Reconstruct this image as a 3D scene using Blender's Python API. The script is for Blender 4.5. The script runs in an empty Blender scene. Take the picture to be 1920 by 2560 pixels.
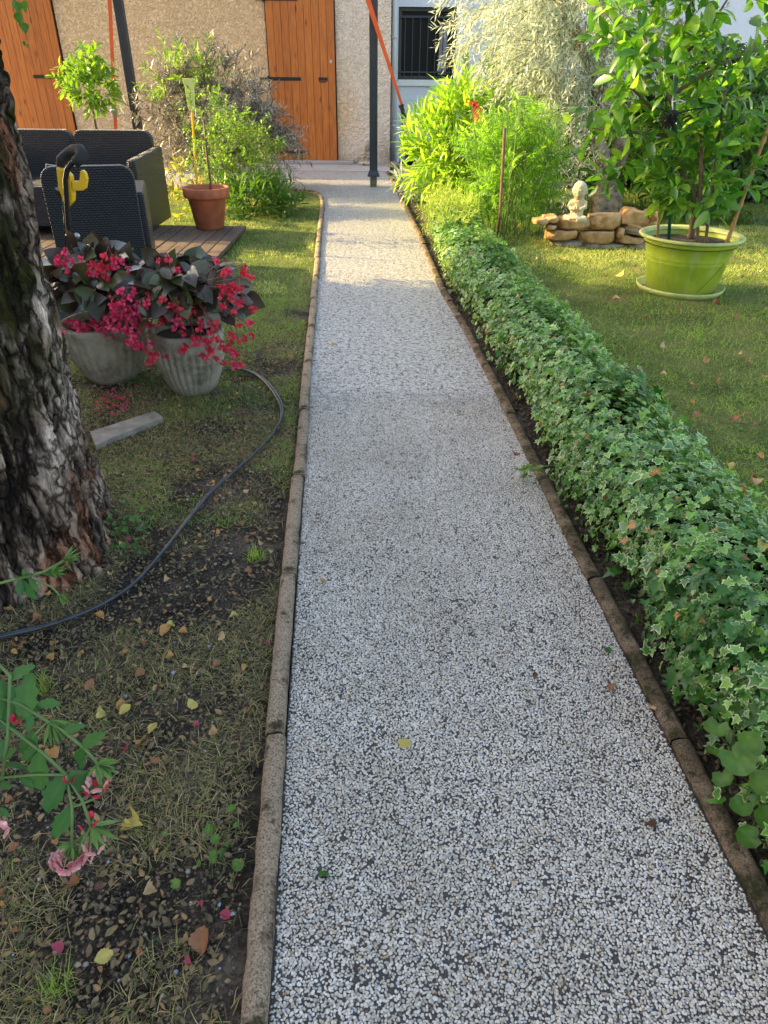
import bpy, math, random
import numpy as np
from mathutils import Vector, Matrix
random.seed(7); rng = np.random.default_rng(11)
C = bpy.context.scene.collection
R = math.radians
SC = bpy.context.scene
# ------------------------------------------------------------------ camera maths (used to read positions off the photo)
CH, CF, PITCH, ROLL = 1.12, 1761.0, 32.0, 0.53
def ray(px, py):
    x, y, z = px-960, 1280-py, -CF
    r = R(ROLL); x, y = x*math.cos(r)-y*math.sin(r), x*math.sin(r)+y*math.cos(r)
    t = R(90-PITCH); y, z = y*math.cos(t)-z*math.sin(t), y*math.sin(t)+z*math.cos(t)
    return np.array([x, y, z])
def G(px, py, z=0.0):
    v = ray(px, py); k = (z-CH)/v[2]; return np.array([v[0]*k, v[1]*k, z])
def Y(px, py, y):
    v = ray(px, py); k = y/v[1]; return np.array([v[0]*k, y, CH+v[2]*k])
def DP(px, py, d):
    v = ray(px, py)/CF; return np.array([0, 0, CH])+v*d
# ------------------------------------------------------------------ object helpers
def tag(o, label=None, cat=None, group=None, kind=None):
    if label: o['label'] = label
    if cat: o['category'] = cat
    if group: o['group'] = group
    if kind: o['kind'] = kind
    return o
def thing(name, label, cat, loc=(0, 0, 0), group=None):
    o = bpy.data.objects.new(name, None); C.objects.link(o); o.location = loc; o.empty_display_size = .1
    return tag(o, label, cat, group)
def obj(name, me, m, parent=None, bevel=0, smooth=False, local=False):
    o = bpy.data.objects.new(name, me); C.objects.link(o)
    if m is not None and not me.materials: me.materials.append(m)
    if smooth: me.polygons.foreach_set('use_smooth', [True]*len(me.polygons))
    if parent is not None:
        o.parent = parent
        if parent.type == 'EMPTY' and not local: o.location = [-c for c in parent.location]
    if bevel:
        b = o.modifiers.new('bevel', 'BEVEL'); b.width = bevel; b.segments = 2; b.limit_method = 'ANGLE'
    return o
class MB:
    def __init__(s): s.v = []; s.f = []
    def add(s, v, f):
        n = len(s.v); s.v += [tuple(p) for p in v]; s.f += [tuple(i+n for i in q) for q in f]; return s
    def box(s, x0, x1, y0, y1, z0, z1, M=None):
        v = [Vector((x, y, z)) for z in (z0, z1) for y in (y0, y1) for x in (x0, x1)]
        if M is not None: v = [M@p for p in v]
        return s.add(v, [(0,2,3,1),(4,5,7,6),(0,1,5,4),(2,6,7,3),(0,4,6,2),(1,3,7,5)])
    def tube(s, pts, rad, n=8, cap=True):
        pts = [Vector(p) for p in pts]; m = len(pts)
        rad = [rad]*m if not hasattr(rad, '__len__') else list(rad)
        v = []; up = None
        for i, p in enumerate(pts):
            d = (pts[min(i+1, m-1)]-pts[max(i-1, 0)]).normalized()
            if up is None: up = Vector((0, 0, 1)) if abs(d.z) < .9 else Vector((1, 0, 0))
            a = d.cross(up).normalized(); b = a.cross(d).normalized(); up = b
            for k in range(n):
                t = 2*math.pi*k/n; v.append(p+(a*math.cos(t)+b*math.sin(t))*rad[i])
        f = [(i*n+k, i*n+(k+1) % n, (i+1)*n+(k+1) % n, (i+1)*n+k) for i in range(m-1) for k in range(n)]
        if cap: f += [tuple(range(n))[::-1], tuple((m-1)*n+k for k in range(n))]
        return s.add(v, f)
    def lathe(s, prof, c=(0, 0, 0), n=48, fn=None):
        v = []
        for i, (r, z) in enumerate(prof):
            for k in range(n):
                t = 2*math.pi*k/n; rr = r if fn is None else fn(r, z, t, i)
                v.append((c[0]+rr*math.cos(t), c[1]+rr*math.sin(t), c[2]+z))
        m = len(prof)
        return s.add(v, [(i*n+k, i*n+(k+1) % n, (i+1)*n+(k+1) % n, (i+1)*n+k) for i in range(m-1) for k in range(n)])
    def prism(s, poly, z0, z1):
        n = len(poly)
        v = [(p[0], p[1], z0) for p in poly]+[(p[0], p[1], z1) for p in poly]
        return s.add(v, [tuple(range(n))[::-1], tuple(range(n, 2*n))]+[(k, (k+1) % n, n+(k+1) % n, n+k) for k in range(n)])
    def mesh(s, name='m'):
        me = bpy.data.meshes.new(name); me.from_pydata(s.v, [], s.f); me.update(); return me
def npmesh(name, V, F, attrs=None):
    """V (n,3); F list of index arrays, each (k, c)"""
    me = bpy.data.meshes.new(name); me.vertices.add(len(V)); me.vertices.foreach_set('co', np.asarray(V, np.float32).ravel())
    loops = np.concatenate([f.ravel() for f in F]); tot = np.concatenate([np.full(len(f), f.shape[1]) for f in F])
    st = np.concatenate([[0], np.cumsum(tot)[:-1]])
    me.loops.add(len(loops)); me.loops.foreach_set('vertex_index', loops.astype(np.int32))
    me.polygons.add(len(tot)); me.polygons.foreach_set('loop_start', st.astype(np.int32))
    try: me.polygons.foreach_set('loop_total', tot.astype(np.int32))
    except Exception: pass
    me.update(calc_edges=True)
    for k, (a, ty) in (attrs or {}).items():
        at = me.attributes.new(k, ty, 'POINT')
        at.data.foreach_set('color' if ty == 'FLOAT_COLOR' else 'value', np.asarray(a, np.float32).ravel())
    return me
def nrm(v): return v/np.maximum(np.linalg.norm(v, axis=-1, keepdims=True), 1e-9)
def scatter(name, T, pos, d, up, size, extra=None):
    """copies of leaf template T=(V, faces, edge) with local y along d, local z near up"""
    V, F, e = T; m = len(pos); n = len(V)
    d = nrm(np.asarray(d, float)); x = nrm(np.cross(d, up)); z = np.cross(x, d)
    size = np.broadcast_to(np.asarray(size, float), (m,))
    W = (V[None, :, 0:1]*x[:, None]+V[None, :, 1:2]*d[:, None]+V[None, :, 2:3]*z[:, None])*size[:, None, None]+np.asarray(pos)[:, None]
    off = (np.arange(m)*n)[:, None, None]
    Fs = []
    for c in sorted(set(len(f) for f in F)):
        fa = np.array([f for f in F if len(f) == c]); Fs.append((fa[None]+off).reshape(-1, c))
    return npmesh(name, W.reshape(-1, 3), Fs, {'edge': (np.tile(e, m), 'FLOAT')})
# templates
def blade(widths, fold=.12, droop=.15, ys=None):
    n = len(widths); ys = ys or [i/(n-1) for i in range(n)]
    V = []; F = []; e = []; idx = []
    for i, (w, y) in enumerate(zip(widths, ys)):
        z = -droop*y*y
        if w < 1e-4: idx.append([len(V)]); V.append((0, y, z)); e.append(0)
        else:
            idx.append([len(V), len(V)+1, len(V)+2]); V += [(-w, y, z+fold*w), (0, y, z), (w, y, z+fold*w)]; e += [1, 0, 1]
    for a, b in zip(idx, idx[1:]):
        if len(a) == 3 and len(b) == 3: F += [(a[0], a[1], b[1], b[0]), (a[1], a[2], b[2], b[1])]
        elif len(a) == 1: F += [(a[0], b[1], b[0]), (a[0], b[2], b[1])]
        else: F += [(a[0], a[1], b[0]), (a[1], a[2], b[0])]
    return np.array(V), F, np.array(e, float)
T_OVAL = blade([0, .145, .215, .15, 0], .35, .22, [0, .22, .5, .78, 1])
T_LANCE = blade([0, .07, .075, 0], .3, .15, [0, .3, .65, 1])
T_THIN = blade([0, .085, 0], .2, .1, [0, .5, 1])
T_CURL = blade([0, .22, .3, .2, 0], -.9, .4, [0, .2, .45, .75, 1])
T_BIRCH = blade([0, .3, .34, .17, 0], .5, -.25, [0, .22, .42, .75, 1])
T_PETAL = blade([.1, .42, .4, 0], .5, .2, [0, .45, .8, 1])
def ivy_T():
    pts = [(0, 0), (.26, -.16), (.5, .06), (.3, .24), (.56, .5), (.24, .5), (0, 1.0), (-.24, .5), (-.56, .5), (-.3, .24), (-.5, .06), (-.26, -.16)]
    pts = np.array(pts); c = np.array([0, .28]); inn = c+(pts-c)*.66
    zf = lambda p: -.22*(p[:, 1]-.3)**2+.22*np.abs(p[:, 0])
    V = np.vstack([np.c_[[c], [0.0]], np.c_[inn, zf(inn)], np.c_[pts, zf(pts)]])
    n = len(pts); F = [(0, 1+k, 1+(k+1) % n) for k in range(n)]+[(1+k, 1+n+k, 1+n+(k+1) % n, 1+(k+1) % n) for k in range(n)]
    return V, F, np.array([0]+[.0]*n+[1]*n, float)
T_IVY = ivy_T()
def round_T(asym=0., cup=.25, lobes=0, n=14, notch=.35):
    V = [(0, 0, 0)]; e = [0]
    for ring, s in ((1, .55), (2, 1.)):
        for k in range(n):
            t = 2*math.pi*k/n; r = s*.5*(1-notch*math.exp(-((abs(t-math.pi*1.5))/.35)**2)) 
            if lobes: r *= 1+.06*math.cos(lobes*t)*(ring == 2)
            x = r*math.cos(t)*(1+asym*math.sin(t)); y = r*math.sin(t)*1.15
            V.append((x, y, cup*r*r*2+ring*.015*math.sin(5*t))); e.append(ring-1)
    F = [(0, 1+k, 1+(k+1) % n) for k in range(n)]+[(1+k, 1+n+k, 1+n+(k+1) % n, 1+(k+1) % n) for k in range(n)]
    return np.array(V), F, np.array(e, float)
T_ROUND = round_T(0, .35, 9, 27)
T_PET2 = (lambda T: (T[0]*np.array([1, 1, 1])+np.array([0, .5, 0]), T[1], T[2]))(round_T(.1, .5, 0, 8, .1))
T_BEG = blade([.16, .40, .47, .40, .22, 0], .14, .34, [-.1, .1, .35, .6, .85, 1.08])
T_GRASS = (np.array([(-.022, 0, 0), (.022, 0, 0), (.06, .5, .08), (.03, .5, .08), (.16, 1, -.15)]), [(0, 1, 2, 3), (3, 2, 4)], np.zeros(5))
T_TRI = (np.array([(-.035, 0, 0), (.035, 0, 0), (0, 1, -.25)]), [(0, 1, 2)], np.zeros(3))
def serr_T():
    V = []; e = []; F = []; m = 9
    for i in range(m):
        y = i/(m-1); w = .30*math.sin(math.pi*min(1, y*.92+.08))**.8*(1.0 if i % 2 else .72)
        V += [(-w, y+(.05 if i % 2 else 0), .12*w-.2*y*y), (0, y, -.03-.2*y*y), (w, y+(.05 if i % 2 else 0), .12*w-.2*y*y)]; e += [1, 0, 1]
    for i in range(m-1): a = 3*i; F += [(a, a+1, a+4, a+3), (a+1, a+2, a+5, a+4)]
    return np.array(V), F, np.array(e, float)
T_SERR = serr_T()
# numpy value noise
def _h(i, j, k):
    n = (i*374761393+j*668265263+k*2147483647+1013904223*(i ^ j)) & 0xffffffff
    n = ((n ^ (n >> 13))*1274126177) & 0xffffffff; return ((n ^ (n >> 16)) & 0xffff)/65535.
def noise(P):
    P = np.asarray(P, float); i = np.floor(P).astype(np.int64); f = P-i; f = f*f*(3-2*f); r = 0
    for a in (0, 1):
        for b in (0, 1):
            for c in (0, 1):
                w = (f[..., 0] if a else 1-f[..., 0])*(f[..., 1] if b else 1-f[..., 1])*(f[..., 2] if c else 1-f[..., 2])
                r = r+w*_h(i[..., 0]+a, i[..., 1]+b, i[..., 2]+c)
    return r
def fbm(P, o=4):
    r = 0; a = .5; P = np.asarray(P, float)
    for k in range(o): r = r+a*noise(P+17.3*k); P = P*2.07; a *= .5
    return r/(1-.5**o)
def rough(V, amp, sc, o=3, seed=0.):
    V = np.asarray(V, float); return V+amp*(np.stack([fbm(V*sc+seed+s, o) for s in (0, 31.7, 77.1)], -1)-.5)*2
def displace(me, amp, sc, o=3, seed=0.):
    n = len(me.vertices); a = np.empty(n*3); me.vertices.foreach_get('co', a); V = rough(a.reshape(-1, 3), amp, sc, o, seed)
    me.vertices.foreach_set('co', V.ravel()); me.update(); return me
def remesh(mb, voxel, smooth=2):
    me = mb.mesh('tmp'); o = bpy.data.objects.new('tmp', me); C.objects.link(o)
    m = o.modifiers.new('r', 'REMESH'); m.mode = 'VOXEL'; m.voxel_size = voxel
    if smooth: s = o.modifiers.new('s', 'SMOOTH'); s.iterations = smooth; s.factor = .5
    dg = bpy.context.evaluated_depsgraph_get(); dg.update()
    r = bpy.data.meshes.new_from_object(o.evaluated_get(dg)); bpy.data.objects.remove(o); return r
def ell(mb, c, r, rot=None, n=12):
    v = []; c = Vector(c)
    for i in range(n+1):
        p = math.pi*i/n
        for k in range(2*n):
            t = math.pi*k/n; q = Vector((r[0]*math.sin(p)*math.cos(t), r[1]*math.sin(p)*math.sin(t), r[2]*math.cos(p)))
            if rot is not None: q = rot@q
            v.append(c+q)
    m = 2*n
    return mb.add(v, [(i*m+k, (i+1)*m+k, (i+1)*m+(k+1) % m, i*m+(k+1) % m) for i in range(n) for k in range(m)])
# ------------------------------------------------------------------ materials
class NT:
    def __init__(s, name):
        s.m = bpy.data.materials.new(name); s.m.use_nodes = True; s.t = s.m.node_tree; s.t.nodes.clear()
        s.out = s.t.nodes.new('ShaderNodeOutputMaterial')
    def n(s, ty, **kw):
        o = s.t.nodes.new(ty)
        for k, v in kw.items():
            if k in o.inputs: s.i(o, k, v)
            else: setattr(o, k, v)
        return o
    def i(s, node, key, v):
        if isinstance(v, bpy.types.NodeSocket): s.t.links.new(v, node.inputs[key])
        elif isinstance(v, bpy.types.Node): s.t.links.new(v.outputs[0], node.inputs[key])
        else: node.inputs[key].default_value = v
    def co(s, scale=(1, 1, 1)):
        c = s.n('ShaderNodeTexCoord').outputs['Object']
        if scale == (1, 1, 1): return c
        m = s.n('ShaderNodeMapping'); s.i(m, 'Vector', c); m.inputs['Scale'].default_value = scale; return m.outputs[0]
    def noise(s, scale, detail=4, vec=None, rough=.55, dist=0.):
        o = s.n('ShaderNodeTexNoise'); s.i(o, 'Vector', vec if vec is not None else s.co()); o.inputs['Scale'].default_value = scale
        o.inputs['Detail'].default_value = detail; o.inputs['Roughness'].default_value = rough; o.inputs['Distortion'].default_value = dist
        return o.outputs['Fac']
    def ramp(s, fac, stops, interp='LINEAR'):
        o = s.n('ShaderNodeValToRGB'); s.i(o, 'Fac', fac); cr = o.color_ramp; cr.interpolation = interp
        while len(cr.elements) < len(stops): cr.elements.new(.5)
        for e, (p, c) in zip(cr.elements, stops):
            e.position = p; e.color = (*c, 1) if len(c) == 3 else c
        return o.outputs[0]
    def mix(s, fac, a, b, mode='MIX'):
        o = s.n('ShaderNodeMix', data_type='RGBA', blend_type=mode)
        for k, v in ((0, fac), (6, a), (7, b)):
            if isinstance(v, bpy.types.NodeSocket): s.t.links.new(v, o.inputs[k])
            else: o.inputs[k].default_value = (*v, 1) if hasattr(v, '__len__') and len(v) == 3 else v
        return o.outputs[2]
    def math(s, op, a, b=0.):
        o = s.n('ShaderNodeMath', operation=op)
        for k, v in ((0, a), (1, b)):
            if isinstance(v, bpy.types.NodeSocket): s.t.links.new(v, o.inputs[k])
            else: o.inputs[k].default_value = v
        return o.outputs[0]
    def mr(s, v, a, b, c=0., d=1.):
        o = s.n('ShaderNodeMapRange'); s.i(o, 'Value', v)
        for k, x in zip(('From Min', 'From Max', 'To Min', 'To Max'), (a, b, c, d)): o.inputs[k].default_value = x
        return o.outputs[0]
    def isl(s): return s.n('ShaderNodeNewGeometry').outputs['Random Per Island']
    def bump(s, h, strength=.5, dist=.01, normal=None):
        o = s.n('ShaderNodeBump'); s.i(o, 'Height', h); o.inputs['Strength'].default_value = strength; o.inputs['Distance'].default_value = dist
        if normal is not None: s.i(o, 'Normal', normal)
        return o.outputs[0]
    def bsdf(s, col, rough=.6, metal=0., normal=None, spec=.5, **kw):
        o = s.n('ShaderNodeBsdfPrincipled')
        s.i(o, 'Base Color', (*col, 1) if isinstance(col, tuple) else col); s.i(o, 'Roughness', rough)
        o.inputs['Metallic'].default_value = metal; o.inputs['Specular IOR Level'].default_value = spec
        if normal is not None: s.i(o, 'Normal', normal)
        for k, v in kw.items(): s.i(o, k, v)
        return o
    def done(s, sh): s.t.links.new(sh.outputs[0], s.out.inputs[0]); return s.m
def simple(name, c, rough=.5, metal=0., var=.15, sc=8, bump=.1, bsc=60, spec=.5):
    t = NT(name); n = t.noise(sc, 5)
    d = tuple(x*(1-var*1.6) for x in c); l = tuple(min(1, x*(1+var)) for x in c)
    col = t.ramp(n, [(.3, d), (.7, l)])
    return t.done(t.bsdf(col, t.mr(t.noise(sc*3), .3, .7, rough*.85, min(1, rough*1.15)), metal, t.bump(t.noise(bsc, 3), bump, .004), spec))
def leafmat(name, cols, trans=.35, rough=.42, edge=None, tcol=None, spec=.5, coat=0):
    t = NT(name); r = t.isl(); k = len(cols)
    col = t.ramp(r, [(i/(k-1) if k > 1 else 0, c) for i, c in enumerate(cols)])
    at = t.n('ShaderNodeAttribute', attribute_name='edge').outputs['Fac']
    col = t.mix(t.mr(t.noise(70, 2), .35, .65, 0, .35), col, t.mix(1., col, (.55, .6, .5), 'MULTIPLY'))
    if edge is not None:
        k = t.math('MULTIPLY', t.mr(at, .12, .7), t.mr(t.math('FRACT', t.math('MULTIPLY', r, 7.31)), .18, .65, 0., 1.)); k = t.math('MULTIPLY', k, t.mr(t.noise(160, 3), .4, .6, .5, 1.))
        col = t.mix(k, col, edge)
    else: col = t.mix(t.mr(at, 0, .25, .3, 0), col, t.mix(1., col, (1.5, 1.5, 1.2), 'MULTIPLY'))
    p = t.bsdf(col, rough, spec=spec)
    if coat: p.inputs['Coat Weight'].default_value = coat; p.inputs['Coat Roughness'].default_value = .25
    tr = t.n('ShaderNodeBsdfTranslucent'); t.i(tr, 'Color', t.mix(1., col, tcol or (1.7, 1.8, .7), 'MULTIPLY'))
    m = t.n('ShaderNodeMixShader'); m.inputs[0].default_value = trans
    t.t.links.new(p.outputs[0], m.inputs[1]); t.t.links.new(tr.outputs[0], m.inputs[2]); return t.done(m)
M = {}
def mk_path():
    t = NT('resin_gravel'); v0 = t.co()
    dn = t.n('ShaderNodeTexNoise'); t.i(dn, 'Vector', v0); dn.inputs['Scale'].default_value = 150; dn.inputs['Detail'].default_value = 1
    vm = t.n('ShaderNodeVectorMath', operation='MULTIPLY_ADD'); t.t.links.new(dn.outputs['Color'], vm.inputs[0]); vm.inputs[1].default_value = (.006, .006, 0); t.t.links.new(v0, vm.inputs[2]); v = vm.outputs[0]
    w = t.n('ShaderNodeTexVoronoi', voronoi_dimensions='2D', feature='F1'); t.i(w, 'Vector', v); w.inputs['Scale'].default_value = 172
    e = t.n('ShaderNodeTexVoronoi', voronoi_dimensions='2D', feature='DISTANCE_TO_EDGE'); t.i(e, 'Vector', v); e.inputs['Scale'].default_value = 172
    sp = t.n('ShaderNodeSeparateColor'); t.i(sp, 'Color', w.outputs['Color'])
    W1 = (.76, .74, .69); W2 = (.60, .58, .52)
    col = t.ramp(sp.outputs[0], [(0, (.03, .03, .04)), (.045, (.09, .08, .08)), (.05, (.30, .20, .12)), (.085, (.50, .40, .26)), (.09, (.35, .38, .46)), (.13, W2), (.4, W1), (1, (.93, .92, .90))])
    n = t.noise(1.6, 4); n2 = t.noise(22, 3); cl = t.noise(48, 3)
    col = t.mix(t.mr(n, .35, .65, .0, .25), col, t.mix(1., col, (.8, .77, .72), 'MULTIPLY'))
    gapc = t.mix(n2, (.03, .029, .032), (.085, .078, .072))
    th = t.math('ADD', t.math('MULTIPLY', sp.outputs[1], .10), t.mr(cl, .52, .72, .0, .30))
    k = t.mr(t.math('SUBTRACT', e.outputs['Distance'], th), .015, .10)
    col = t.mix(k, gapc, col)
    ps = t.n('ShaderNodeSeparateXYZ'); t.i(ps, 'Vector', v0); near = t.mr(t.math('ADD', ps.outputs[1], t.mr(n2, .3, .7, -.12, .12)), 2.45, 2.75)
    col = t.mix(near, gapc, col)
    h = t.math('POWER', t.mr(t.math('SUBTRACT', e.outputs['Distance'], th), -.02, .28), .5)
    tl = t.n('ShaderNodeVectorMath', operation='SUBTRACT'); t.t.links.new(w.outputs['Color'], tl.inputs[0]); tl.inputs[1].default_value = (.5, .5, .5)
    return t.done(t.bsdf(col, t.mr(sp.outputs[2], 0, 1, .3, .6), normal=t.bump(t.math('ADD', h, t.math('MULTIPLY', sp.outputs[2], .3)), .6, .003), spec=.4))
def mk_ground(name, cols, sc=5, fine=120, bumpd=.02):
    t = NT(name); n = t.noise(sc, 6, rough=.65); f = t.noise(fine, 6, rough=.7)
    col = t.ramp(t.math('ADD', t.math('MULTIPLY', n, .55), t.math('MULTIPLY', f, .45)), [(p, c) for p, c in cols])
    return t.done(t.bsdf(col, .95, normal=t.bump(f, .9, bumpd), spec=.15))
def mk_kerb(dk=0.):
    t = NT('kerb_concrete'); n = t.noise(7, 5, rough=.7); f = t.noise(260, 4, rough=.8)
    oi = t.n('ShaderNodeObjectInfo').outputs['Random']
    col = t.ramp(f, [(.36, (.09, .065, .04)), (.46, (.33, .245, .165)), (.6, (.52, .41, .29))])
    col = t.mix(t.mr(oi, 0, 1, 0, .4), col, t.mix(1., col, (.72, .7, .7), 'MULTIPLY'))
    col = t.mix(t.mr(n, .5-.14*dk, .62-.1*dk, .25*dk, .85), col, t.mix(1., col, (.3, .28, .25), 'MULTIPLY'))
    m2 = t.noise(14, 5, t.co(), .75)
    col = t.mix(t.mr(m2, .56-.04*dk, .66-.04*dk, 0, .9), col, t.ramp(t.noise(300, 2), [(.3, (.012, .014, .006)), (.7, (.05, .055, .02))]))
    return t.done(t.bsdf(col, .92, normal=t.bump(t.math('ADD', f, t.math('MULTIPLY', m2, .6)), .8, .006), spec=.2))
def mk_stucco(name, a, b, sc=26, dist=.018, c2=None):
    t = NT(name); v = t.co(); n = t.noise(sc, 3, v, .6, 1.6); big = t.noise(1.3, 4, v)
    vo = t.n('ShaderNodeTexVoronoi', feature='SMOOTH_F1'); t.i(vo, 'Vector', v); vo.inputs['Scale'].default_value = sc*1.3
    h = t.math('ADD', t.mr(n, .35, .7), t.math('MULTIPLY', vo.outputs['Distance'], .7))
    col = t.mix(t.mr(n, .35, .6), b, a); col = t.mix(t.mr(big, .35, .7, 0, .4), col, t.mix(1., col, (.82, .8, .8), 'MULTIPLY'))
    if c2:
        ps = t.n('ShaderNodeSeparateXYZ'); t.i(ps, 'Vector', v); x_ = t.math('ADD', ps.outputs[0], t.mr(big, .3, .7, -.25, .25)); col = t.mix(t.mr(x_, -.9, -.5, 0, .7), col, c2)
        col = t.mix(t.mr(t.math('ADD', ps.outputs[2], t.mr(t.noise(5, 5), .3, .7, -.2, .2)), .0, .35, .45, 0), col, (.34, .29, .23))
    return t.done(t.bsdf(col, .95, normal=t.bump(h, 1., dist), spec=.15))
def mk_wood(name, a, b, dark, axis='z', rough=.45):
    t = NT(name); s = (14, 14, 1.1) if axis == 'z' else (14, 1.1, 14)
    r = t.isl(); n = t.noise(4, 6, t.co(s), .65, .6)
    k = t.n('ShaderNodeTexVoronoi', feature='F1'); t.i(k, 'Vector', t.co((9, 9, 3.2) if axis == 'z' else (9, 3.2, 9))); k.inputs['Scale'].default_value = 1.
    col = t.ramp(n, [(.3, b), (.62, a)]); col = t.mix(t.mr(r, 0, 1, 0, .55), col, t.mix(1., col, (.62, .55, .5), 'MULTIPLY'))
    col = t.mix(t.mr(k.outputs['Distance'], .05, .17, .85, 0), col, dark)
    return t.done(t.bsdf(col, rough, normal=t.bump(n, .25, .003)))
def mk_rattan():
    t = NT('woven_rattan'); c = t.n('ShaderNodeSeparateXYZ'); t.i(c, 'Vector', t.co())
    u = t.math('ADD', c.outputs[0], c.outputs[1]); cb = t.n('ShaderNodeCombineXYZ'); t.i(cb, 'X', u); t.i(cb, 'Y', c.outputs[2])
    b = t.n('ShaderNodeTexBrick'); t.i(b, 'Vector', cb.outputs[0]); b.inputs['Scale'].default_value = 1; b.offset = .5
    b.inputs['Brick Width'].default_value = .024; b.inputs['Row Height'].default_value = .0125; b.inputs['Mortar Size'].default_value = .0042; b.inputs['Mortar Smooth'].default_value = 1.
    col = t.mix(b.outputs['Fac'], (.022, .027, .042), (.003, .003, .005))
    return t.done(t.bsdf(col, .33, normal=t.bump(t.math('SUBTRACT', 1., b.outputs['Fac']), 1., .006), spec=.6))
def mk_rock(name, a, b, c):
    t = NT(name); oi = t.n('ShaderNodeObjectInfo').outputs['Random']; n = t.noise(9, 6, None, .7); f = t.noise(70, 5, None, .7)
    col = t.ramp(n, [(.36, b), (.5, a), (.66, c)]); col = t.mix(t.mr(oi, 0, 1, 0, .5), col, t.mix(1., col, (.8, .72, .65), 'MULTIPLY'))
    return t.done(t.bsdf(col, .9, normal=t.bump(t.math('ADD', f, n), .7, .012), spec=.2))
def mk_bark():
    t = NT('furrowed_bark'); a = t.n('ShaderNodeAttribute', attribute_name='col').outputs['Color']
    f = t.noise(70, 8, t.co((1, 1, .3)), .8, .5); g = t.noise(16, 6, t.co((1, 1, .25)), .7, .8)
    vd = t.n('ShaderNodeTexNoise'); t.i(vd, 'Vector', t.co()); vd.inputs['Scale'].default_value = 14; vd.inputs['Detail'].default_value = 5
    vm = t.n('ShaderNodeVectorMath', operation='MULTIPLY_ADD'); t.t.links.new(vd.outputs['Color'], vm.inputs[0]); vm.inputs[1].default_value = (.09, .09, .16); t.t.links.new(t.co(), vm.inputs[2])
    mp = t.n('ShaderNodeMapping'); t.i(mp, 'Vector', vm.outputs[0]); mp.inputs['Scale'].default_value = (30, 30, 4.2)
    e = t.n('ShaderNodeTexVoronoi', feature='DISTANCE_TO_EDGE'); t.i(e, 'Vector', mp.outputs[0]); e.inputs['Scale'].default_value = 1.; ck = t.mr(e.outputs['Distance'], .0, .16)
    col = t.mix(1., a, t.ramp(f, [(.34, (.25, .23, .21)), (.5, (.85, .82, .8)), (.66, (1.6, 1.5, 1.42))]), 'MULTIPLY')
    col = t.mix(1., col, t.ramp(g, [(.36, (.35, .32, .3)), (.55, (1.1, 1.05, 1.))]), 'MULTIPLY')
    col = t.mix(ck, t.mix(1., col, (.16, .14, .13), 'MULTIPLY'), col)
    h = t.math('ADD', t.math('ADD', f, t.math('MULTIPLY', g, 1.5)), ck)
    return t.done(t.bsdf(col, .92, normal=t.bump(h, 1., .012), spec=.2))
M['path'] = mk_path()
M['soil'] = mk_ground('soil', [(.38, (.022, .018, .014)), (.5, (.085, .068, .052)), (.6, (.22, .18, .135))], 7, 110, .03)
M['lawn'] = mk_ground('lawn_turf', [(.36, (.04, .055, .014)), (.5, (.10, .13, .035)), (.62, (.20, .18, .07))], 3, 60)
M['land'] = mk_ground('land', [(.36, (.03, .04, .012)), (.6, (.09, .1, .035))], 1, 20)
M['slab'] = mk_ground('concrete_slab', [(.3, (.3, .28, .26)), (.6, (.46, .43, .4))], 2, 40, .003)
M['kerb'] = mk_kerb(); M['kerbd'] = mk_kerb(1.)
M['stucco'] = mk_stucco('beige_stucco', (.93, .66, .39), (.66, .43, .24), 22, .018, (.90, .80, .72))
M['white'] = mk_stucco('white_render', (.78, .82, .90), (.72, .76, .84), 60, .002)
M['trim'] = simple('white_trim', (.8, .8, .8), .6, var=.05)
M['pvc'] = simple('grey_white_pvc', (.62, .64, .68), .4, var=.05)
M['door'] = mk_wood('varnished_pine', (.60, .185, .028), (.35, .085, .013), (.12, .028, .008))
M['deck'] = mk_wood('weathered_planks', (.135, .09, .065), (.06, .04, .028), (.025, .017, .012), 'y', .8)
M['iron'] = simple('black_iron', (.02, .02, .024), .45, .3, bump=.2)
M['post'] = simple('anthracite_powder_coat', (.035, .045, .062), .45, .2, var=.1)
M['postfoot'] = simple('weathered_metal_foot', (.16, .17, .13), .8, .0, var=.5, sc=60)
M['gap'] = simple('dark_gap', (.012, .01, .009), .9)
M['rattan'] = mk_rattan()
M['terra'] = simple('terracotta', (.42, .125, .06), .75, var=.18, sc=14, bump=.15)
M['cement'] = mk_rock('fluted_cement', (.34, .31, .24), (.17, .155, .115), (.42, .39, .32))
M['limepot'] = None
M['rock'] = mk_rock('ochre_limestone', (.50, .31, .14), (.30, .17, .07), (.60, .44, .27))
M['greyrock'] = mk_rock('grey_stone', (.28, .24, .18), (.15, .13, .1), (.38, .34, .27))
M['statue'] = mk_rock('cast_stone', (.58, .52, .37), (.40, .35, .24), (.68, .62, .47))
M['statueg'] = mk_rock('weathered_cast_stone', (.44, .40, .33), (.25, .23, .19), (.56, .53, .47))
M['bark'] = mk_bark()
M['oliveb'] = mk_rock('olive_bark', (.33, .26, .19), (.09, .065, .045), (.52, .42, .31))
M['yellow'] = simple('yellow_plastic', (.85, .50, .02), .35, var=.06)
M['lime'] = simple('pale_yellow_plastic', (.80, .78, .22), .4, var=.06)
M['black'] = simple('black_paint', (.014, .014, .016), .25, var=.1, bump=.02)
M['foam'] = simple('foam_grip', (.03, .032, .034), .9, var=.2, bump=.4, bsc=200)
M['steel'] = simple('zinc_steel', (.5, .5, .52), .35, .9)
M['orange'] = simple('orange_webbing', (.85, .13, .03), .7, var=.08)
M['cable'] = simple('black_rubber_cable', (.035, .04, .05), .42, var=.4, sc=30, bump=.1)
M['stem'] = simple('green_stem', (.11, .19, .05), .6)
M['redstem'] = simple('red_stem', (.22, .07, .05), .5)
M['bstem'] = simple('brown_stem', (.14, .10, .06), .8, sc=30)
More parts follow.
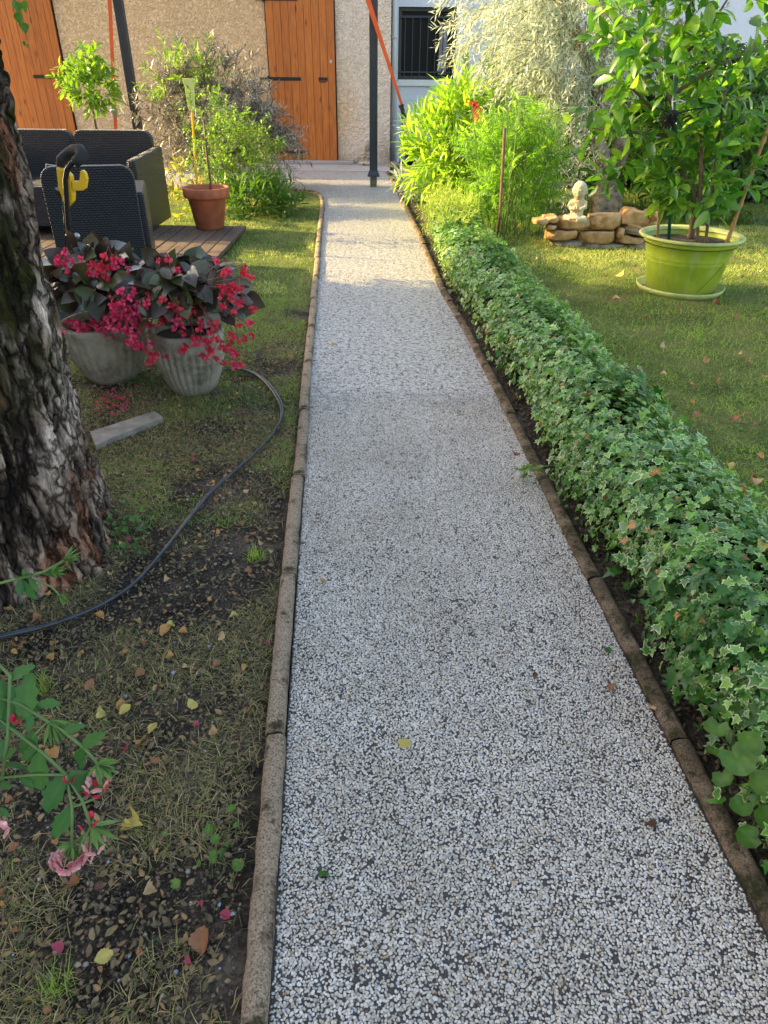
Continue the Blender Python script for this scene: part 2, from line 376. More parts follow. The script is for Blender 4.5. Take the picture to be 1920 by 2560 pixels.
M['bamboo'] = simple('bamboo_cane', (.44, .25, .10), .5, sc=20)
M['brownc'] = simple('brown_cane', (.17, .10, .065), .7, sc=30)
M['gstake'] = simple('green_coated_stake', (.02, .11, .055), .4)
M['rag'] = simple('black_cloth', (.018, .018, .02), .85, sc=60)
M['white_tie'] = simple('white_tie', (.7, .72, .75), .6)
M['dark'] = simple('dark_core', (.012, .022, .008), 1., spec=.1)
M['plank'] = simple('grey_board', (.25, .22, .185), .8, var=.25, sc=20, bump=.4)
M['glass'] = NT('window_glass'); M['glass'] = M['glass'].done(M['glass'].bsdf((.010, .011, .013), .35, spec=.15))
M['frame'] = simple('anthracite_frame', (.03, .035, .042), .4)
M['curtain'] = simple('grey_curtain', (.35, .36, .38), .8)
M['roof'] = simple('clay_tiles', (.35, .15, .08), .8, var=.3, sc=20)
M['bottle'] = simple('smoky_plastic', (.10, .125, .14), .2)
def mk_lime():
    t = NT('lime_plastic'); c = t.n('ShaderNodeSeparateXYZ'); t.i(c, 'Vector', t.co())
    n = t.noise(7, 6, None, .7); col = t.ramp(n, [(.3, (.23, .34, .02)), (.65, (.36, .47, .035))])
    col = t.mix(t.mr(t.noise(30, 5, t.co((1, 1, .2))), .52, .72, 0, .35), col, (.5, .5, .3))
    col = t.mix(t.math('MULTIPLY', t.mr(c.outputs[2], .0, .09, 1, 0), t.mr(n, .3, .6, .2, .7)), col, (.2, .17, .07))
    p = t.bsdf(col, .42, normal=t.bump(t.noise(50), .05, .003)); p.inputs['Subsurface Weight'].default_value = 0.0
    return t.done(p)
M['limepot'] = mk_lime()
M['limerim'] = simple('faded_lime_plastic', (.44, .50, .16), .55, var=.15, sc=12)
# foliage
M['ivy'] = leafmat('variegated_ivy', [(.03, .12, .03), (.08, .24, .05), (.16, .38, .06), (.045, .15, .045), (.24, .46, .07), (.06, .19, .04)], .28, .34, (.66, .72, .42))
M['ivyg'] = leafmat('green_ivy', [(.02, .09, .015), (.05, .17, .02)], .25, .4)
M['citrus'] = leafmat('citrus_leaf', [(.03, .105, .018), (.065, .19, .026), (.15, .34, .04), (.08, .20, .026), (.30, .48, .06), (.04, .12, .02)], .45, .3, coat=.25)
M['olive'] = leafmat('olive_leaf', [(.62, .69, .62), (.46, .54, .45), (.76, .80, .76), (.36, .44, .34)], .34, .5, tcol=(1.2, 1.2, .95))
M['oleander'] = leafmat('oleander_leaf', [(.12, .27, .03), (.24, .40, .05), (.38, .52, .08), (.22, .36, .07)], .48, .35)
M['fern'] = leafmat('feathery_leaf', [(.10, .26, .03), (.20, .38, .05), (.32, .48, .07)], .5, .5)
M['elder'] = leafmat('purple_elder_leaf', [(.13, .11, .12), (.28, .26, .25), (.56, .54, .50), (.10, .10, .10), (.20, .19, .19), (.44, .47, .22)], .25, .4, tcol=(1.2, 1.1, 1.))
M['fresh'] = leafmat('fresh_leaf', [(.12, .24, .025), (.22, .35, .04), (.07, .17, .02)], .45, .4)
M['dull'] = leafmat('mid_green_leaf', [(.04, .11, .02), (.08, .18, .025), (.13, .22, .03)], .3, .45)
M['hedge'] = leafmat('dark_hedge_leaf', [(.010, .035, .010), (.025, .07, .016), (.04, .10, .025)], .2, .4)
M['silver'] = leafmat('silver_leaf', [(.60, .64, .58), (.42, .48, .40), (.75, .78, .72)], .3, .6, tcol=(1.1, 1.1, 1.))
M['beg'] = leafmat('begonia_leaf', [(.03, .024, .022), (.055, .045, .035), (.04, .06, .03), (.09, .035, .03), (.10, .13, .045), (.04, .035, .035)], .12, .3, tcol=(2.5, .8, .6), coat=.2)
M['flred'] = leafmat('red_petal', [(.60, .02, .06), (.74, .05, .09), (.68, .05, .14)], .3, .5, tcol=(1.2, .6, .6))
M['flpink'] = leafmat('pink_petal', [(.66, .03, .13), (.78, .09, .24), (.6, .025, .1)], .3, .5, tcol=(1.2, .6, .7))
M['ppink'] = leafmat('fallen_petal', [(.45, .05, .12), (.55, .16, .25), (.38, .04, .08), (.6, .3, .36)], .25, .6)
M['verb'] = leafmat('verbena_leaf', [(.03, .11, .018), (.06, .17, .03), (.04, .13, .04)], .3, .6)
M['verbf'] = leafmat('verbena_petal', [(.80, .36, .40), (.88, .55, .57)], .3, .5, tcol=(1.1, .8, .8))
M['tree'] = leafmat('tree_leaf', [(.05, .15, .02), (.10, .24, .03)], .4, .45)
M['dry'] = leafmat('dry_leaf', [(.42, .19, .07), (.30, .13, .05), (.50, .27, .12), (.22, .10, .05)], .15, .7, tcol=(1.2, .9, .6))
def dryleaf(n, c): return leafmat(n, [c, tuple(x*.75 for x in c)], .15, .65, tcol=(1.2, 1., .6))
M['d_orange'] = dryleaf('orange_dry_leaf', (.55, .29, .09)); M['d_brown'] = dryleaf('brown_dry_leaf', (.36, .16, .07))
M['d_tan'] = dryleaf('tan_dry_leaf', (.60, .40, .20)); M['d_yellow'] = dryleaf('yellow_dry_leaf', (.60, .48, .13)); M['d_dark'] = dryleaf('dark_dry_leaf', (.13, .06, .035))
M['gdry'] = leafmat('dry_grass', [(.50, .40, .22), (.33, .26, .13), (.20, .19, .07), (.40, .30, .16), (.12, .16, .05), (.24, .17, .09)], .25, .7)
M['ggreen'] = leafmat('lawn_grass', [(.14, .29, .035), (.23, .40, .05), (.33, .42, .09), (.13, .26, .035), (.43, .42, .15)], .42, .6)
# ------------------------------------------------------------------ setting
PL = [(-.118, -.1), (-.154, .45), (-.197, 1.06), (-.248, 1.804), (-.325, 2.966), (-.43, 4.6), (-.52, 6.0), (-.60, 7.3), (-.66, 7.95), (-.73, 8.25), (-.87, 8.43), (-1.15, 8.5), (-1.9, 8.52), (-3.2, 8.5)]
PR = [(.625, -.1), (.60, .5), (.579, .762), (.549, 1.213), (.516, 1.707), (.476, 2.408), (.40, 3.509), (.325, 4.303), (.25, 6.0), (.13, 8.0), (-.015, 10.2)]
def lerp_poly(P, y):
    a = np.array(P); return np.interp(y, a[:, 1], a[:, 0])
def sheet(name, poly, z, m, thick=.0):
    me = bpy.data.meshes.new(name); me.from_pydata([(p[0], p[1], z) for p in poly], [], [tuple(range(len(poly)))]); me.update()
    o = obj(name, me, m); tag(o, kind='structure'); return o
sheet('ground', [(-60, -60), (60, -60), (60, 60), (-60, 60)], -.03, M['land'])
sheet('path', PL[:11]+[(-1.15, 8.5), (-1.9, 8.52), (-7, 8.5), (-7, 10.25), (.0, 10.25)]+PR[::-1], 0, M['path'])
o = obj('concrete_apron', MB().box(-7, .04, 10.25, 11.12, -.02, .012).mesh(), M['slab'], bevel=.004); tag(o, kind='structure')
def terrain(name, x0, x1, y0, y1, st, amp, sc, z, m, fn=None):
    xs = np.arange(x0, x1+1e-6, st); ys = np.arange(y0, y1+1e-6, st); X, Yy = np.meshgrid(xs, ys); P = np.stack([X, Yy, X*0], -1)
    Z = z+amp*(fbm(P*sc, 5)-.5)*2
    if fn is not None: X = fn(X, Yy)
    nx, ny = len(xs), len(ys); i = np.arange(nx*ny).reshape(ny, nx)
    F = np.stack([i[:-1, :-1], i[:-1, 1:], i[1:, 1:], i[1:, :-1]], -1).reshape(-1, 4)
    me = npmesh(name, np.stack([X, Yy, Z], -1).reshape(-1, 3), [F]); o = obj(name, me, m, smooth=True); tag(o, kind='structure'); return o
terrain('soil_bed', -2.2, 0, -.2, 4.0, .012, .012, 14, -.006, M['soil'], lambda X, Yv: X+lerp_poly(PL[:8], Yv)-.028)
terrain('left_lawn', -6.5, 0, 4.0, 8.46, .05, .008, 6, -.004, M['lawn'], lambda X, Yv: X+lerp_poly(PL[:11], Yv)-.028)
terrain('hedge_soil', 0, .42, -.2, 11.0, .012, .01, 20, -.006, M['soil'], lambda X, Yv: X+lerp_poly(PR, Yv)+.028)
terrain('lawn', .4, 6.5, -.2, 11.4, .05, .008, 6, .0, M['lawn'], lambda X, Yv: X+lerp_poly(PR, Yv))
def pebbles():
    g = .0046; ny = int(2.75/(g*.87)); nx = int(1.02/g); jj, ii = np.meshgrid(np.arange(ny), np.arange(nx), indexing='ij')
    x = -.36+(ii+.5*(jj % 2))*g; y = .18+jj*g*.87; x = x.ravel()+rng.normal(0, .0011, x.size); y = y.ravel()+rng.normal(0, .0011, y.size)
    cl = fbm(np.stack([x*48, y*48, x*0], -1), 3); drop = rng.random(len(x)) < np.clip((cl-.53)*1.5, .02, .42)
    dark = (fbm(np.stack([x*3, y*3, x*0], -1), 2))
    keep = ~drop & (x > lerp_poly(PL[:8], y)+.003) & (x < lerp_poly(PR, y)-.003) & (y < 2.62+rng.normal(0, .10, len(x))); x, y = x[keep], y[keep]; n = len(x)
    k = 6; V = [(0, 0, .55)]+[(.62*math.cos(a), .62*math.sin(a), .40) for a in [i*2*math.pi/k for i in range(k)]]+[(math.cos(a), math.sin(a), -.25) for a in [i*2*math.pi/k+.3 for i in range(k)]]
    F = [(0, 1+i, 1+(i+1) % k) for i in range(k)]+[(1+i, 1+k+i, 1+k+(i+1) % k, 1+(i+1) % k) for i in range(k)]; V = np.array(V)
    a = rng.random(n)*6.283; ca, sa = np.cos(a), np.sin(a); sx = .00315*rng.uniform(.68, 1.2, n); sy = sx*rng.uniform(.6, .95, n); sz = .0026*rng.uniform(.7, 1.2, n)
    J = 1+rng.normal(0, .10, (n, len(V), 1)); P = V[None]*J; lx = P[..., 0]*sx[:, None]; ly = P[..., 1]*sy[:, None]; tx, tyy = rng.normal(0, .22, (2, n))
    W = np.stack([x[:, None]+lx*ca[:, None]-ly*sa[:, None], y[:, None]+lx*sa[:, None]+ly*ca[:, None], .0006+P[..., 2]*sz[:, None]+lx*tx[:, None]+ly*tyy[:, None]], -1)
    off = (np.arange(n)*len(V))[:, None, None]; Fs = [(np.array([f for f in F if len(f) == c])[None]+off).reshape(-1, c) for c in (3, 4)]
    t = NT('pebble'); i_ = t.isl(); W1 = (.55, .51, .44)
    col = t.ramp(i_, [(0, (.05, .05, .06)), (.03, (.22, .15, .10)), (.05, (.48, .37, .23)), (.10, (.52, .45, .33)), (.11, (.38, .42, .50)), (.15, (.36, .33, .28)), (.5, W1), (1, (.74, .70, .63))]); col = t.mix(t.mr(t.noise(2.2, 5, None, .65), .42, .66, 0, .55), col, t.mix(1., col, (.66, .62, .55), 'MULTIPLY'))
    o = obj('path_pebbles', npmesh('pebbles', W.reshape(-1, 3), Fs), t.done(t.bsdf(col, .38, spec=.45)), smooth=True); tag(o, 'cream and grey pebbles set in resin over the near path', 'gravel', kind='stuff')
pebbles()
# kerbs -------------------------------------------------------------------
def resample(P, step):
    a = np.array(P, float); s = np.concatenate([[0], np.cumsum(np.linalg.norm(np.diff(a, axis=0), axis=1))])
    q = np.arange(0, s[-1], step); return np.c_[np.interp(q, s, a[:, 0]), np.interp(q, s, a[:, 1])], q
def kerbs(P, side, seg, grp, labf, ymin, mat):
    pts, q = resample(P, .02); n = int(seg/.02); k = 0
    wk, hk = (.038, .024) if side > 0 else (.036, .017)
    prof = [(0, -.03), (0, hk*.55), (wk*.13, hk*.86), (wk*.34, hk), (wk*.66, hk), (wk*.87, hk*.86), (wk, hk*.55), (wk, -.03)]
    for i0 in range(0, len(pts)-n//2, n):
        s = pts[i0:i0+n+1]
        if s[-1][1] < ymin: continue
        c = s.mean(0); cnt = len(s); d = nrm(np.gradient(s, axis=0)); nn = np.stack([-d[:, 1], d[:, 0]], -1)*side
        s = s.copy(); s[0] += d[0]*.002; s[-1] -= d[-1]*.002
        j = rng.normal(0, .0022); jz = rng.normal(0, .002); V = []
        for a in range(cnt):
            for (u, z) in prof: V.append((s[a][0]-c[0]+nn[a][0]*(u+j), s[a][1]-c[1]+nn[a][1]*(u+j), z+jz))
        V = np.array(V); w = rough(V+np.array([c[0], c[1], 0]), .0042, 34, 4)-np.array([c[0], c[1], 0]); V[:] = w
        m = len(prof); F = [(a*m+b, a*m+b+1, (a+1)*m+b+1, (a+1)*m+b) for a in range(cnt-1) for b in range(m-1)]+[tuple(range(m)), tuple(range((cnt-1)*m, cnt*m))[::-1]]
        if side < 0: F = [f[::-1] for f in F]
        me = bpy.data.meshes.new('kerb'); me.from_pydata([tuple(v) for v in V], [], F); me.update()
        o = obj('kerb_stone', me, mat, smooth=True); o.location = (c[0], c[1], 0)
        tag(o, labf(k, c), 'kerb stone', grp); k += 1
ORD = ['first', 'second', 'third', 'fourth', 'fifth', 'sixth', 'seventh', 'eighth', 'ninth', 'tenth', 'eleventh', 'twelfth', 'thirteenth', 'fourteenth', 'fifteenth', 'sixteenth', 'seventeenth', 'eighteenth', 'nineteenth', 'twentieth', 'twenty-first', 'twenty-second', 'twenty-third', 'twenty-fourth', 'twenty-fifth', 'twenty-sixth', 'twenty-seventh']
PLc, _ = resample([(-.118, -.1)]+PL[1:], .08)
kerbs([tuple(p) for p in PLc], 1, .52, 'concrete kerb stones on the left of the path',
      lambda k, c: f'{ORD[k]} rounded mossy kerb stone counted from the photo bottom, left edge of the path', .3, M['kerb'])
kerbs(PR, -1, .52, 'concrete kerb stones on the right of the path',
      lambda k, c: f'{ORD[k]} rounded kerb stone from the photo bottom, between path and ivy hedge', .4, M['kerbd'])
# house -------------------------------------------------------------------
WY = 11.1
def plank_door(parent, x0, x1, z0, z1, npl, hinge_side, name='door', hz=(.155, 1.03, 1.9), hl=.42):
    d = MB(); w = (x1-x0)/npl
    for k in range(npl): d.box(x0+k*w+.002, x0+(k+1)*w-.002, WY-.03, WY-.004, z0, z1)
    do = obj(name, d.mesh(), M['door'], parent, bevel=.003)
    obj('backing', MB().box(x0-.012, x1+.012, WY-.008, WY+.02, z0-.005, z1+.02).mesh(), M['gap'], do)
    for z in hz:
        h = MB(); a, b = (x0-.02, x0+hl) if hinge_side < 0 else (x1-hl, x1+.02); h.box(a, b, WY-.036, WY-.0305, z-.02, z+.02)
        e = a if hinge_side < 0 else b
        h.tube([(e, WY-.04, z-.035), (e, WY-.04, z+.035)], .011, 8)
        for t in np.linspace(a+.08, b-.06, 4): ell(h, (t, WY-.037, z), (.007, .005, .007), n=5)
        h.box(e+(-.11 if hinge_side < 0 else .0), e+(.0 if hinge_side < 0 else .11), WY-.02, WY-.002, z-.014, z+.014)
        obj('strap_hinge', h.mesh(), M['iron'], do)
    return do
hs = thing('beige_house', 'beige stucco house wall with two varnished wooden plank doors', 'house', (-3, WY, 0))
wl = MB()
ops = [(-5.62, -4.31, 2.2), (-1.60, -.69, 2.2)]; xs = -7.5; HT = 2.75
for a, b, h in ops: wl.box(xs, a, WY, WY+.3, 0, HT); wl.box(a, b, WY+.0, WY+.3, h, HT); wl.box(a, b, WY+.02, WY+.3, -.01, h); xs = b
wl.box(xs, .035, WY, WY+.3, 0, HT); wl.box(-7.5, .035, WY+.3, WY+4, 0, HT-.01)
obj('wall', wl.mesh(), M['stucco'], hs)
obj('roof', MB().add([(-7.9, WY-.2, HT), (.04, WY-.2, HT), (.04, WY+2, HT+.7), (-7.9, WY+2, HT+.7), (-7.9, WY+4.4, HT), (.04, WY+4.4, HT)], [(0, 1, 2, 3), (3, 2, 5, 4), (0, 3, 4), (1, 5, 2)]).mesh(), M['roof'], hs)
d1 = plank_door(hs, -5.60, -4.33, .03, 2.18, 13, 1)
d1['label'] = 'wide left plank door beside the rattan sofa'
d2 = plank_door(hs, -1.585, -.705, .04, 2.18, 9, -1)
d2['label'] = 'narrow plank door with iron latch at the end of the path'
hb = MB().box(-.93, -.81, WY-.036, WY-.031, 1.015, 1.05); hb.tube([(-.92, WY-.035, 1.02), (-.915, WY-.06, 1.0), (-.83, WY-.06, 1.0), (-.825, WY-.035, 1.02)], .006, 6)
obj('handle', hb.mesh(), M['iron'], d2)
kh = MB(); kh.box(-.775, -.745, WY-.034, WY-.0305, 1.21, 1.25); obj('keyhole_plate', kh.mesh(), M['steel'], d2, bevel=.003)
kh = MB(); ell(kh, (-5.46, WY-.035, 1.23), (.02, .006, .02), n=6); obj('keyhole_plate', kh.mesh(), M['steel'], d1)
obj('door_step', MB().box(-1.65, -.47, WY-.11, WY-.002, .014, .052).mesh(), M['slab'], hs, bevel=.006)
# white house
WW = 11.55
wh = thing('white_house', 'white rendered house behind the olive tree with a barred dark window', 'house', (3, WW, 0))
w = MB(); x0, x1 = .135, .93
w.box(.045, x0, WW, WW+.3, 0, 2.9); w.box(x1, 8, WW, WW+.3, 0, 2.9); w.box(x0, x1, WW, WW+.3, 0, 1.03); w.box(x0, x1, WW, WW+.3, 1.86, 2.9); w.box(.045, 8, WW+.3, WW+4, 0, 2.89)
obj('wall', w.mesh(), M['white'], wh)
obj('roof', MB().add([(.05, WW-.2, 2.9), (8.3, WW-.2, 2.9), (8.3, WW+2, 3.7), (.05, WW+2, 3.7), (.05, WW+4.4, 2.9), (8.3, WW+4.4, 2.9)], [(0, 1, 2, 3), (3, 2, 5, 4), (0, 3, 4), (1, 5, 2)]).mesh(), M['roof'], wh)
fr = MB(); t = .045
fr.box(x0+.002, x1-.002, WW+.05, WW+.11, 1.032, 1.032+t); fr.box(x0+.002, x1-.002, WW+.05, WW+.11, 1.858-t, 1.858)
fr.box(x0+.002, x0+t, WW+.05, WW+.11, 1.032+t, 1.858-t); fr.box(x1-t, x1-.002, WW+.05, WW+.11, 1.032+t, 1.858-t)
win = obj('window', fr.mesh(), M['frame'], wh, bevel=.003)
obj('pane', MB().box(x0+t, x1-t, WW+.085, WW+.09, 1.032+t, 1.858-t).mesh(), M['glass'], win)
gr = MB(); gr.box(x0+.01, x1-.01, WW+.02, WW+.035, 1.74, 1.765); gr.box(x0+.01, x1-.01, WW+.02, WW+.035, 1.11, 1.13)
for x in np.linspace(x0+.09, x1-.08, 7): gr.tube([(x, WW+.027, 1.06), (x, WW+.027, 1.765)], .007, 6)
obj('window_bars', gr.mesh(), M['post'], win)
cu = MB()
for k in range(9): xx = .70+k*.012; cu.box(xx, xx+.01, WW+.078, WW+.083-.003*(k % 2), 1.09, 1.7)
obj('curtain', cu.mesh(), M['curtain'], win)
obj('window_sill', MB().box(x0-.0, x1+.05, WW-.035, WW+.045, .955, 1.029).mesh(), M['trim'], wh, bevel=.004)
dp = MB().tube([(.085, WW-.045, .02), (.085, WW-.045, 2.85)], .034, 14)
for z in (.45, 1.5, 2.6): dp.tube([(.085, WW-.045, z), (.085, WW-.045, z+.03)], .039, 14)
obj('downpipe', dp.mesh(), M['pvc'], wh, smooth=True)
# black pergola posts
pg = thing('pergola', 'black metal pergola frame with slim square posts over the path', 'pergola', (-.163, 8.83, 0))
px_l = Y(318, 150, 8.83)[0]
for x in (-.155, px_l):
    p = MB().box(x-.044, x+.044, 8.79, 8.875, .17, 2.45)
    for s in (-.036, -.012, .018, .034): p.box(x+s-.004, x+s+.004, 8.785, 8.79, .2, 2.45)
    po = obj('post', p.mesh(), M['post'], pg, bevel=.003)
    c = MB().add([(x+a*.066, 8.8325+b*.066, .125) for a, b in ((-1, -1), (1, -1), (1, 1), (-1, 1))]+[(x+a*.046, 8.8325+b*.046, .175) for a, b in ((-1, -1), (1, -1), (1, 1), (-1, 1))],
                 [(3, 2, 1, 0), (4, 5, 6, 7), (0, 1, 5, 4), (1, 2, 6, 5), (2, 3, 7, 6), (3, 0, 4, 7)])
    c.box(x-.067, x+.067, 8.7655, 8.8995, .112, .125)
    obj('collar', c.mesh(), M['post'], po); obj('foot', MB().box(x-.038, x+.038, 8.80, 8.868, 0, .112).mesh(), M['postfoot'], po, bevel=.003)
obj('beam', MB().box(px_l-.3, .3, 8.78, 8.885, 2.45, 2.57).mesh(), M['post'], pg)
def ribbon(pts, w0, w1, wd=(1, 0, 0)):
    m = MB(); n = len(pts); V = []
    for i, p in enumerate(pts):
        w = w0+(w1-w0)*i/(n-1); d = Vector(wd).normalized()*w/2; p = Vector(p); V += [p-d, p+d, p+d+Vector((0, .003, 0)), p-d+Vector((0, .003, 0))]
    F = []
    for i in range(n-1):
        for k in range(4): F.append((i*4+k, i*4+(k+1) % 4, (i+1)*4+(k+1) % 4, (i+1)*4+k))
    return m.add(V, F)
a, b = Y(920, 0, 8.7), Y(1012, 285, 8.75); top = a+(a-b)*.35
st = thing('ratchet_strap', 'orange strap running down across the black post to the oleander', 'strap', tuple(b))
obj('webbing', ribbon([top, a, a+(b-a)*.6, b, b+np.array([.02, 0, -.18])], .06, .012, (1, 0, .3)).mesh(), M['orange'], st)
bk = MB(); mt = Matrix.Translation(Vector(Y(1006, 275, 8.72)))@Matrix.Rotation(R(-18), 4, 'Y'); bk.box(-.022, .022, -.015, .015, -.08, .05, mt); bk.tube([mt@Vector((-.03, 0, .04)), mt@Vector((.03, 0, .04))], .014, 10)
obj('buckle', bk.mesh(), M['black'], st, bevel=.006)
a, b = Y(274, 0, 8.3), Y(289, 320, 8.3); top = a+(a-b)*.2; low = a+(b-a)*1.35
st = thing('hanging_strap', 'orange strap hanging straight down beside the leaning black post behind the sofa', 'strap', tuple(low))
obj('webbing', ribbon([top, a, b, low], .038, .03, (1, .2, 0)).mesh(), M['orange'], st)
c = Y(287, 278, 8.28); bk = MB().box(c[0]-.03, c[0]+.03, c[1]-.02, c[1]+.01, c[2]-.05, c[2]+.05); bk.tube([(c[0]-.035, c[1]-.02, c[2]), (c[0]+.035, c[1]-.02, c[2]+.01)], .018, 8)
obj('ratchet', bk.mesh(), M['steel'], st, bevel=.006)
# ------------------------------------------------------------------ rattan set and deck
def panel(x0, x1, y0, y1, z0, z1, r, nseg=6):
    """upright slab in xz with rounded top corners"""
    poly = [(x0, z0), (x1, z0)]+[(x1-r+r*math.cos(t), z1-r+r*math.sin(t)) for t in np.linspace(0, math.pi/2, nseg)]+[(x0+r-r*math.cos(t), z1-r+r*math.sin(t)) for t in np.linspace(math.pi/2, 0, nseg)]
    n = len(poly); m = MB(); m.add([(p[0], y0, p[1]) for p in poly]+[(p[0], y1, p[1]) for p in poly], [tuple(range(n)), tuple(range(n, 2*n))[::-1]]+[(k, n+k, n+(k+1) % n, (k+1) % n) for k in range(n)])
    return m
ra = M['rattan']
ch = thing('rattan_armchair', 'black woven rattan armchair seen from behind', 'armchair', (-1.45, 4.43, .045))
obj('backrest', panel(-1.95, -1.45, 4.43, 4.49, .07, .66, .07).mesh(), ra, ch, bevel=.008)
for xa, xb in ((-1.53, -1.42), (-1.975, -1.85)): obj('armrest', MB().box(xa, xb, 4.60, 5.15, .06, .5).mesh(), ra, ch, bevel=.02)
obj('seat', MB().box(-1.848, -1.562, 4.495, 5.12, .2, .34).mesh(), ra, ch, bevel=.01)
ch.rotation_euler = (0, 0, R(15))
sf = thing('rattan_sofa', 'black woven rattan two seat sofa facing the camera', 'sofa', (-2.6, 6.1, .045))
for xa, xb in ((-3.17, -2.535), (-2.525, -1.897)): obj('backrest', panel(xa, xb, 6.36, 6.44, .3, .71, .07).mesh(), ra, sf, bevel=.01)
for xa, xb in ((-1.895, -1.832), (-3.24, -3.175)):
    m = MB(); m.add([(x, y, z) for x in (xa, xb) for (y, z) in ((5.66, .05), (6.42, .05), (6.42, .60), (5.66, .565))], [(0, 1, 2, 3), (7, 6, 5, 4), (0, 4, 5, 1), (1, 5, 6, 2), (2, 6, 7, 3), (3, 7, 4, 0)])
    obj('armrest', m.mesh(), ra, sf, bevel=.02)
obj('seat', MB().box(-3.173, -1.897, 5.68, 6.35, .1, .38).mesh(), ra, sf, bevel=.01)
dk = MB(); xs = np.arange(-3.4, -1.22, .098)
for k, x in enumerate(xs):
    dk.box(x, x+.092, 4.45+random.uniform(-.01, .01), 6.12+random.uniform(-.01, .01), .012, .042+random.uniform(-.002, .002))
for y in (4.6, 5.4, 6.0): dk.box(-3.4, -1.24, y, y+.05, -.02, .011)
tag(obj('wooden_deck', dk.mesh(), M['deck'], bevel=.004), 'low weathered plank deck under the rattan furniture and terracotta pot', 'deck')
# terracotta pot with thin tree
TP = (-1.42, 6.02, .045)
tp = thing('terracotta_pot', 'terracotta flower pot with a thin bare stemmed sapling on the deck corner', 'plant pot', TP)
H_ = .30
obj('pot', MB().lathe([(0, .0), (.105, 0), (.11, .006), (.148, H_-.075), (.152, H_-.072), (.172, H_-.072), (.178, H_-.062), (.182, H_-.004), (.178, H_), (.164, H_), (.160, H_-.006), (.156, H_-.05), (0, H_-.055)], TP).mesh(), M['terra'], tp, smooth=True)
obj('soil', MB().lathe([(0, H_-.04), (.155, H_-.045)], TP, 24).mesh(), M['soil'], tp)
sp_ = [Y(527, 480, 6.0)-np.array([0, 0, .05]), Y(526, 460, 6.0), Y(521, 420, 6.0), Y(516, 370, 6.02), Y(512, 320, 6.03), Y(505, 290, 6.05)]
obj('stem', MB().tube(sp_, [.013, .012, .011, .009, .006, .004], 8).mesh(), M['bstem'], tp, smooth=True)
# ------------------------------------------------------------------ generic twig plants
def twigs_in(c, r, n, upb=.5, shell=.35, droop=0., flat=1.):
    c = np.array(c, float); u = nrm(rng.normal(size=(n, 3))); u[:, 2] *= flat
    k = (shell+(1-shell)*rng.random((n, 1)))**.6
    p = c+u*k*np.array(r); d = nrm(u+np.array([0, 0, upb])+rng.normal(0, .35, (n, 3))); return p, d
def leaves_on(p, d, L, nl, ang, jit=.25, droop=.15, opp=False):
    """leaf positions / directions along twigs (p: start, d: direction, L lengths)"""
    m = len(p); t = (np.arange(nl)+.3)/nl; L = np.broadcast_to(L, (m,))
    T = np.tile(t, m); P0 = np.repeat(p, nl, 0); D0 = np.repeat(d, nl, 0); LL = np.repeat(L, nl)
    pos = P0+D0*(T*LL)[:, None]+np.array([0, 0, -1])*(droop*T*T*LL)[:, None]
    a = nrm(np.cross(D0, np.array([.13, .21, 1.]))); b = np.cross(D0, a)
    ph = np.tile(np.arange(nl)*(math.pi if opp else 2.4), m)+np.repeat(rng.random(m)*6.28, nl)
    s = a*np.cos(ph)[:, None]+b*np.sin(ph)[:, None]
    dr = nrm(D0*math.cos(ang)+s*math.sin(ang)+rng.normal(0, jit, (m*nl, 3)))
    return pos, dr
def stems_mesh(p, d, L, r, droop=.15, seg=3):
    m = len(p); L = np.broadcast_to(L, (m,)); V = []; k3 = 3
    a = nrm(np.cross(d, np.array([.13, .21, 1.]))); b = np.cross(d, a)
    rings = []
    for i in range(seg+1):
        t = i/seg; c = p+d*(t*L)[:, None]+np.array([0, 0, -1])*(droop*t*t*L)[:, None]; rr = r*(1-.6*t)
        rings.append(np.stack([c+(a*math.cos(q)+b*math.sin(q))*rr for q in (0, 2.09, 4.19)], 1))
    V = np.stack(rings, 1).reshape(m, -1, 3); n = (seg+1)*3
    F = np.array([(i*3+k, i*3+(k+1) % 3, (i+1)*3+(k+1) % 3, (i+1)*3+k) for i in range(seg) for k in range(3)])
    return npmesh('stems', V.reshape(-1, 3), [(F[None]+(np.arange(m)*n)[:, None, None]).reshape(-1, 4)])
UP = np.array([0, 0, 1.])
def upj(n, s=.4): return nrm(UP+rng.normal(0, s, (n, 3)))
def foliage(parent, name, T, m, p, d, L, nl, size, ang=.8, jit=.25, droop=.15, stem=None, sr=.002, uj=.45, sv=.3, opp=False):
    pos, dr = leaves_on(p, d, L, nl, ang, jit, droop, opp)
    sz = size*(1+rng.uniform(-sv, sv, len(pos)))
    o = obj(name, scatter(name, T, pos, dr, upj(len(pos), uj), sz), m, parent)
    if stem is not None: obj('twigs', stems_mesh(p, d, L, sr, droop), stem, parent)
    return o
def plant(name, label, cat, base, group=None): return thing(name, label, cat, tuple(base), group)
# sapling leaves in terracotta pot
p, d = twigs_in(Y(520, 330, 6.05), (.20, .18, .30), 95, .6)
foliage(tp, 'foliage', T_OVAL, M['fresh'], p, d, .08, 7, .028, .9, stem=M['bstem'], sr=.0012)
